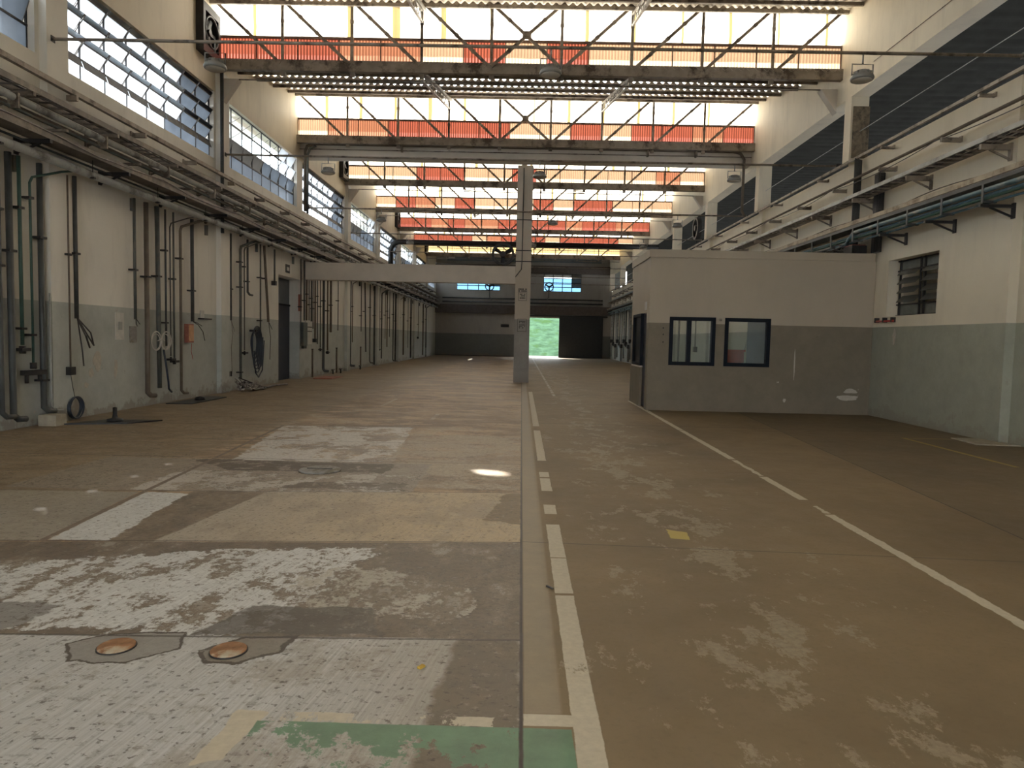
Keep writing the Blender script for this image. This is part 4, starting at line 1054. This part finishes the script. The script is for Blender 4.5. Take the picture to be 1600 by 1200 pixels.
for k, (nm, mat) in enumerate((('grey_cables', 'cable_grey'), ('white_cables', 'cable_white'), ('black_cables', 'cable'))):
    m = MB()
    for i in range(7 if k == 0 else 3):
        pts = [(-7.85+rnd.uniform(0, .25), 18.9+rnd.uniform(0, .3), .35*rnd.random()+.03)]
        for j in range(9): pts.append((-7.8+rnd.uniform(0, .45), 18.95+.16*j+rnd.uniform(-.1, .2), max(.03, .28*rnd.random()*(1-j/9)+.03)))
        m.tube(pts, .018, 6)
    m.build(nm, mat, pile)
wires('floor_hose', [[(-7.7, 20.1, .03), (-7.55, 20.8, .03), (-7.6, 21.4, .03), (-7.4, 22.0, .03)]], .025, 'cable_grey', 'short grey hose lying on the floor towards the door recess', 'hose')
t = thing('floor_socket', (-7.9, 18.9, .35), 'twin dark socket sticking up from the cable pile', 'socket')
for dy in (0, .14): MB().cyl((-7.95, 18.86+dy, .42), (-7.95, 18.86+dy, .56), .035, 10).build('socket', 'iron', t)
# meter board beyond the recess
t = thing('meter_board', (-8.0, 26.1, 1.3), 'pale meter board with dark bars on the left wall beyond the door recess', 'board')
MB().box(-8.05, -8.0, 25.85, 26.6, 1.25, 2.12).build('board', 'white', t)
for z in (1.88, 1.72): MB().box(-8.0, -7.97, 25.88, 26.5, z, z+.03).build('bar', 'iron', t)
t = thing('fuse_box', (-8.0, 25.5, 1.15), 'tall grey fuse box left of the pale meter board', 'fuse box')
MB().box(-8.05, -7.93, 25.32, 25.80, 1.2, 2.05).build('box', 'pipe', t); MB().box(-8.03, -7.94, 25.4, 25.75, 1.1, 1.2).build('gland', 'iron', t)
tag(MB().box(-8.05, -7.99, 25.08, 25.30, 2.45, 3.05).build('hydrant_sign', 'redrust', origin=(-8.0, 25.2, 2.4)), 'faded red plate on the left wall beside the door recess', 'sign')
t = thing('door_sign', (-8.04, 23.9, 3.7), 'small dark framed sign above the door recess on the left wall', 'sign')
MB().box(-8.05, -8.03, 23.72, 24.12, 3.70, 3.98).build('frame', 'iron', t); MB().box(-8.03, -8.02, 23.80, 24.04, 3.77, 3.89).build('face', 'white', t)

# ------------------------------------------------------------------ things on the floor
def cap(x, y, lab, seed):
    t = thing('manhole_cover', (x, y, 0), lab, 'cover', 'rusty pipe caps in the floor')
    MB().lathe([(0, .0), (.086, .0), (.088, .009), (.082, .013), (0, .014)], (x, y, .001), 28).build('lid', 'rust', t)
    MB().lathe([(.088, .0), (.093, .0), (.093, .005), (.088, .005)], (x, y, .0005), 28).build('rim', 'iron', t)
cap(-2.015, 3.415, 'left rusty round pipe cap set in a grey cement patch in the floor', 1)
cap(-1.440, 3.405, 'right rusty round pipe cap set in a grey cement patch in the floor', 2)
t = thing('floor_drain', (-2.4, 8.15, 0), 'broken round drain cover in the cracked part of the floor', 'drain')
MB().lathe([(0, 0), (.24, 0), (.245, .012), (.22, .022), (0, .024)], (-2.35, 8.15, .001), 28).build('cover', 'cement', t)
MB().box(-2.50, -2.20, 8.135, 8.15, .024, .03).build('crack_bar', 'iron', t)
t = thing('floor_fitting', (-7.0, 11.95, 0), 'iron pipe fitting standing on a flat dark plate on the floor by the left wall', 'fitting')
MB().prism_z(.001, .025, [(-7.65, 11.55), (-6.75, 11.85), (-6.4, 12.35), (-7.35, 12.2)]).build('base_plate', 'iron', t)
MB().lathe([(0, 0), (.13, 0), (.13, .04), (.05, .06), (.035, .12), (.035, .24), (0, .25)], (-7.05, 12.0, .025), 14).build('fitting', 'iron', t)
tag(MB().box(-7.95, -7.65, 11.35, 11.62, 0, .18).build('cement_block', 'plate', origin=(-7.8, 11.5, 0)), 'small cement block at the foot of the first left pilaster', 'block')
t = thing('floor_cover', (-7.5, 16.3, 0), 'dark flat pipe cover on the floor by the left wall before the second pilaster', 'cover')
MB().prism_z(.001, .02, [(-7.85, 15.3), (-7.3, 15.4), (-7.3, 17.2), (-7.8, 17.3)]).build('plate', 'iron', t)
MB().lathe([(0, 0), (.12, 0), (.10, .06), (0, .08)], (-7.55, 16.3, .02), 12).build('knob', 'iron', t)
tag(MB().box(-7.6, -6.9, 25.4, 26.9, .001, .03).build('floor_plate', 'redrust', origin=(-7.2, 26, 0)), 'faded red plate lying on the floor beyond the door recess', 'plate')
tag(MB().bar((.40+.02, 6.0, .006), (.46, 5.95, .006), .012, .01).build('leaf', 'cable', origin=(.42, 6, 0)) , 'dark fallen leaf on the floor beside the white marking line', 'leaf')
bpy.data.objects['leaf'].location = (.20, 4.45, .0)
tag(MB().bar((-.46, 3.27, .006), (-.44, 3.30, .006), .02, .01).build('butt', simple('yellow_paper', (.5, .33, .05), .8), origin=(-.45, 3.28, 0)), 'tiny yellow scrap of paper on the floor', 'scrap')

# ------------------------------------------------------------------ service runs on the right wall
ysr = [9.0+2.3*k for k in range(24)]
r = thing('service_rail', (8.0, 30, 6.15), 'topmost thin steel rail on the right wall, along the foot of the open bays', 'rail')
MB().box(7.97, 8.02, Y0, Y1, 6.13, 6.19).build('rail', 'steel', r); brackets(r, [9.35+3.35*k for k in range(16)], 8.25, 7.95, 6.10, 'steel', .05, drop=False)
r = thing('service_pipe', (7.9, 30, 5.66), 'brown conduit with a sagging cable, second run from the top on the right wall', 'pipe')
MB().tube([(7.92, Y0, 5.64), (7.92, Y1, 5.64)], .032, 10).tube([(7.97, Y0, 5.66), (7.97, Y1, 5.66)], .022, 8).build('conduit', 'pipe_brown', r)
m = MB(); pts = []
for i in range(200): y = Y0+(Y1-Y0)*i/199; pts.append((7.88, y, 5.60-.10*abs(math.sin(y*PI/4.6))**.8))
m.tube(pts, .009, 5).build('sagging_cable', 'cable', r); brackets(r, ysr, 8.25, 7.86, 5.60, 'steel', .08, drop=False)
r = thing('cable_ladder', (7.8, 30, 5.2), 'dark cable ladder filled with cables, with a pale front edge, on the right wall', 'cable tray')
MB().box(7.73, 7.76, Y0, Y1, 5.12, 5.20).build('front_edge', 'pipe_pale', r); MB().box(8.06, 8.09, Y0, Y1, 5.10, 5.20).build('back_edge', 'tray', r)
rungs(r, 7.76, 8.06, .04, 5.10, 5.125); m = MB(); rnd = random.Random(8)
for k in range(8):
    pts = [(7.79+.035*k+rnd.uniform(-.015, .015), Y0+(Y1-Y0)*i/80, 5.14+rnd.uniform(0, .04)) for i in range(81)]; m.tube(pts, .013, 5)
m.build('cables', 'cable', r); brackets(r, [y+.9 for y in ysr], 8.25, 7.72, 5.09, 'steel', .09)
r = thing('cable_trough', (7.75, 30, 4.5), 'deep dusty cream cable trough on the right wall above the blue pipes', 'cable tray')
MB().box(7.66, 7.69, Y0, Y1, 4.36, 4.40).box(7.66, 8.15, Y0, Y1, 4.40, 4.42).build('trough', 'pipe_dark', r)
MB().box(7.655, 7.69, Y0, Y1, 4.44, 4.53).box(7.69, 8.15, Y0, Y1, 4.50, 4.53).build('lid', 'tray_cream', r)
MB().box(7.67, 8.14, Y0, Y1, 4.42, 4.445).build('packing', 'tray', r)
m = MB(); rnd = random.Random(9); pts = []
for i in range(160): y = Y0+(Y1-Y0)*i/159; pts.append((7.72+.02*math.sin(i*.8), y, 4.545+max(0, .04*math.sin(i*.55))))
m.tube(pts, .011, 5).build('loose_cable', 'pipe_brown', r)
r = thing('blue_pipe_run', (7.75, 30, 4.2), 'blue-grey pipes hung under the cream trough on the right wall', 'pipes')
MB().tube([(7.71, Y0, 4.27), (7.71, 16.6, 4.27), (7.74, 16.9, 4.16), (7.78, 17.1, 4.08), (7.80, 17.4, 4.06), (7.82, Y1, 4.0)], .045, 12).build('pipe', 'pipe_blue', r)
MB().tube([(7.80, Y0, 4.20), (7.80, Y1, 4.20)], .035, 10).build('pipe', 'pipe_blue', r)
MB().tube([(7.74, Y0, 4.14), (7.74, Y1, 4.14)], .026, 8).build('pipe', 'pipe_green', r)
MB().tube([(7.86, Y0, 4.09), (7.86, Y1, 4.09)], .022, 8).build('pipe', 'pipe_blue', r)
for y in [8.5+1.15*k for k in range(12)]: MB().box(7.66, 7.90, y, y+.05, 4.06, 4.10).box(7.66, 7.68, y, y+.05, 4.10, 4.36).build('hanger', 'pipe_dark', r)
brackets(r, [12.03, 13.63, 15.32, 17.2, 19.5, 22, 24.5, 27, 29.5, 32, 35, 38, 41, 44, 47, 50, 53, 56, 59, 62], 8.25, 7.66, 4.05, 'iron', .05)
m = MB()
for k in range(7): m.tube([(7.95+.04*k, 17.25+.03*k, 6.15), (7.95+.04*k, 17.25+.03*k, 3.82)], .016, 6)
tag(m.build('riser_conduit', 'pipe_dark', origin=(8.05, 17.3, 3.8)), 'dark bundle of upright conduits crossing the runs above the cabin, nearer the pier', 'pipes')
m = MB().box(8.12, 8.24, 16.35, 16.6, 3.8, 5.6)
for k in range(4): m.tube([(8.1, 16.15+.07*k, 5.6), (8.08, 16.15+.07*k, 3.8)], .012, 6)
tag(m.build('riser_trunking', 'iron', origin=(8.15, 16.4, 3.8)), 'dark upright trunking with wires above the cabin, nearer the louvre window', 'trunking')
rnd = random.Random(21); pl = []
for i in range(9):
    pts = [(7.5+.5*rnd.random(), 17.0+1.6*rnd.random(), 3.80+.02) for _ in range(1)]
    for j in range(7): pts.append((7.15+.14*j+rnd.uniform(-.1, .1), 16.9+rnd.uniform(0, 1.2), 3.82+.35*rnd.random()*(j/6)))
    pl.append(pts)
wires('cable_tangle', pl, .016, 'cable', 'tangle of black cables lying on the cabin roof by the right wall', origin=(7.8, 17.4, 3.78))
t = thing('control_box', (8.0, 16.9, 3.78), 'dark reddish control box on the cabin roof by the right wall', 'box')
MB().box(7.75, 8.10, 16.75, 17.25, 3.785, 4.0).build('box', 'iron', t); MB().box(7.77, 8.08, 16.77, 17.23, 4.0, 4.02).build('lid', 'redrust', t)
wires('steel_wire', [[(8.2, 10.9, 6.95), (8.2, 30, 6.8), (8.2, 64.9, 6.8)]], .008, 'galv', 'thin steel wire stretched along the open bays of the right wall', 'wire', (8.2, 11, 6.9))

# ------------------------------------------------------------------ lamp rails and lamps
def lamp(x, y, z, lab):
    t = thing('high_bay_lamp', (x, y, z), lab, 'lamp', 'high bay lamps on the cross pipes')
    MB().cyl((x, y, z), (x, y, z-.16), .014, 8).build('stem', 'lamp', t)
    MB().tube([(x-.17, y, z-.34), (x-.17, y, z-.16), (x+.17, y, z-.16), (x+.17, y, z-.34)], .011, 6).build('yoke', 'lamp', t)
    h = MB().lathe([(0, 0), (.17, 0), (.185, .03), (.17, .07), (.11, .11), (.10, .15), (0, .16)], (x, y, z-.42), 24).build('housing', 'lamp', t)
    m = MB()
    for k in range(10): a = 2*PI*k/10; m.bar((x+.06*math.cos(a), y+.06*math.sin(a), z-.28), (x+.14*math.cos(a), y+.14*math.sin(a), z-.31), .008, .05)
    m.build('cooling_fin', 'lamp', h); MB().lathe([(0, 0), (.155, 0), (.155, -.008), (0, -.008)], (x, y, z-.42), 24).build('glass', 'white', h)
    return t
rows = [(11.85, 6.42, (-5.2, .38, 5.5)), (18.65, 6.30, (-5.2, .38, 5.47)), (25.9, 6.27, (-5.25, 1.05, 5.6)), (32.2, 6.30, (-5.2, .4, 5.45))]
rw = ['nearest', 'second', 'third', 'fourth']
for k in range(8):
    if k < 4: y, z, xs = rows[k]
    else: y, z, xs = 32.2+BAY*(k-3), 6.3, ()
    q = thing('cross_pipe', (0, y, z), '%s thin steel pipe spanning the hall at window height' % (ORD[k] if k else 'nearest'), 'pipe', 'thin cross pipes')
    MB().tube([(XL+.05, y, z), (XR-.1, y, z)], .028 if k < 3 else .022, 8).build('pipe', 'steel', q)
    for x in (XL+.02, XR-.16): MB().box(x, x+.12, y-.05, y+.05, z-.05, z+.05).build('end_socket', 'iron', q)
    for s_, x in zip(('left', 'middle', 'right'), xs):
        lamp(x, y, z-.02, '%s round grey lamp hung from the %s cross pipe' % (s_, rw[k]))
# ------------------------------------------------------------------ fans
def ring_fan(x, y, z, R, lab, stem=None, tilt=0.0, axis='y', grp='round black fans'):
    t = thing('ring_fan', (x, y, z), lab, 'fan', grp)
    def tr(u, d, w): return (x+u, y+d, z+w) if axis == 'y' else (x+d, y+u, z+w)
    m = MB(); n = 32
    for (r0, d0), (r1, d1) in (((R, -.10), (R, .10)), ((R*.80, -.10), (R, -.10)), ((R*.80, .10), (R, .10)), ((R*.80, -.10), (R*.80, .10))):
        v = [tr(r_*math.cos(2*PI*j/n), d_, r_*math.sin(2*PI*j/n)) for r_, d_ in ((r0, d0), (r1, d1)) for j in range(n)]
        m.add(v, [(j, (j+1) % n, (j+1) % n+n, j+n) for j in range(n)], True)
    m.build('shroud', 'iron', t)
    m = MB().cyl(tr(0, -.12, 0), tr(0, .10, 0), R*.26, 14); m.build('motor_hub', 'iron', t)
    for k in range(3):
        a = 2*PI*k/3+.5+tilt; m = MB(); c, s_ = math.cos(a), math.sin(a); w = R*.20
        p = [(R*.15*c-w*s_*.6, -.04, R*.15*s_+w*c*.6), (R*.88*c-w*s_, -.05, R*.88*s_+w*c), (R*.88*c+w*s_, .05, R*.88*s_-w*c), (R*.15*c+w*s_*.6, .04, R*.15*s_-w*c*.6)]
        v = [tr(*q) for q in p]+[tr(q[0], q[1]+.012, q[2]) for q in p]
        m.add(v, [(0,1,2,3), (7,6,5,4), (0,4,5,1), (1,5,6,2), (2,6,7,3), (3,7,4,0)]); m.build('blade', 'iron', t)
    if stem: MB().tube(stem, .03, 8).build('support', 'iron', t)
    return t
ring_fan(-.76, 26.2, 4.76, .42, 'large round black fan beside the central column above the low beam', [(-.4, 26.2, 4.7), (-.2, 26.25, 4.7)])
ring_fan(-2.83, 60, 6.10, .40, 'small-looking round black fan left of the column in front of the far window', [(-2.83, 60, 5.7), (-2.83, 60.2, 5.2), (-2.83, 65.0, 5.2)])
ring_fan(2.25, 60, 6.15, .40, 'small-looking round black fan right of the column in front of the far window', [(2.25, 60, 5.75), (2.25, 60.2, 5.3), (2.25, 65.0, 5.3)])
ring_fan(8.2, 33.6, 7.05, .52, 'round black fan in an open bay of the right wall', [(8.2, 33.6, 6.55), (8.2, 33.6, 6.2)], axis='x')
for i, n in enumerate((1, 3, 5, 7)):
    y0, y1 = YC(n)-1.02, YC(n)-.06; z0, z1 = 8.45, 9.62
    t = thing('exhaust_fan_box', (-7.95, (y0+y1)/2, z0), '%s square black exhaust fan box high on the left wall' % ('nearest' if i == 0 else ORD[i]), 'fan', 'exhaust fan boxes on the left wall')
    m = MB(); rects(m, y0, y1, z0, z1, [(y0+.12, y1-.12, z0+.18, z1-.18)], lambda a, b, c, d: m.box(XL, -7.86, a, b, c, d)); m.build('housing', 'iron', t)
    yc, zc = (y0+y1)/2, (z0+z1)/2
    MB().arc((-7.87, yc, zc), .37, .025, 0, 2*PI, 'yz', 28).build('ring', 'pipe_dark', t)
    m = MB().box(XL+.01, XL+.02, y0+.1, y1-.1, z0+.15, z1-.15); m.build('back', 'black', t)
    MB().cyl((-8.02, yc, zc), (-7.90, yc, zc), .08, 12).build('motor', 'iron', t)
    for k in range(5):
        a = 2*PI*k/5; MB().bar((-7.96, yc+.07*math.cos(a), zc+.07*math.sin(a)), (-7.93, yc+.34*math.cos(a), zc+.34*math.sin(a)), .10, .012, (1, 0, .3)).build('blade', 'pipe_dark', t)
tag(MB().box(-7.1, -6.3, YE-.30, YE-.14, 8.95, 9.9).build('wall_cabinet', 'white', origin=(-6.7, YE-.2, 8.9)), 'small white box high up at the left end of the far wall', 'box')
m = MB().tube([(-7.86, YC(1)+.0, 4.2), (-7.86, YC(1)+.0, 8.3)], .045, 10)
tag(m.build('upright_pipe', 'pipe_dark', origin=(-7.86, YC(1), 4.2)), 'dark upright pipe on the left wall at the nearest truss end', 'pipe')

tag(MB().tube([(7.955, 6.0, 8.15), (7.955, 16.6, 8.17)], .008, 6).build('wall_groove', 'steel', origin=(7.955, 12, 8.15)), 'thin dark tube standing in for a groove along the right upper wall above the nearest open bay', 'cable')  # tube added to stand for a groove in the wall
for i, (x, z, lab) in enumerate(((2.985+.35, 1.95, 'upper'), (3.34, 1.80, 'middle'), (3.34, 1.62, 'lower'))):
    tag(MB().cyl((x, CY0-.012, z), (x, CY0, z), .018, 8).build('screw_plug', 'iron', origin=(x, CY0, z)), '%s of three small dark plugs on the cabin front near its left corner' % lab, 'plug', 'plugs on the cabin front')
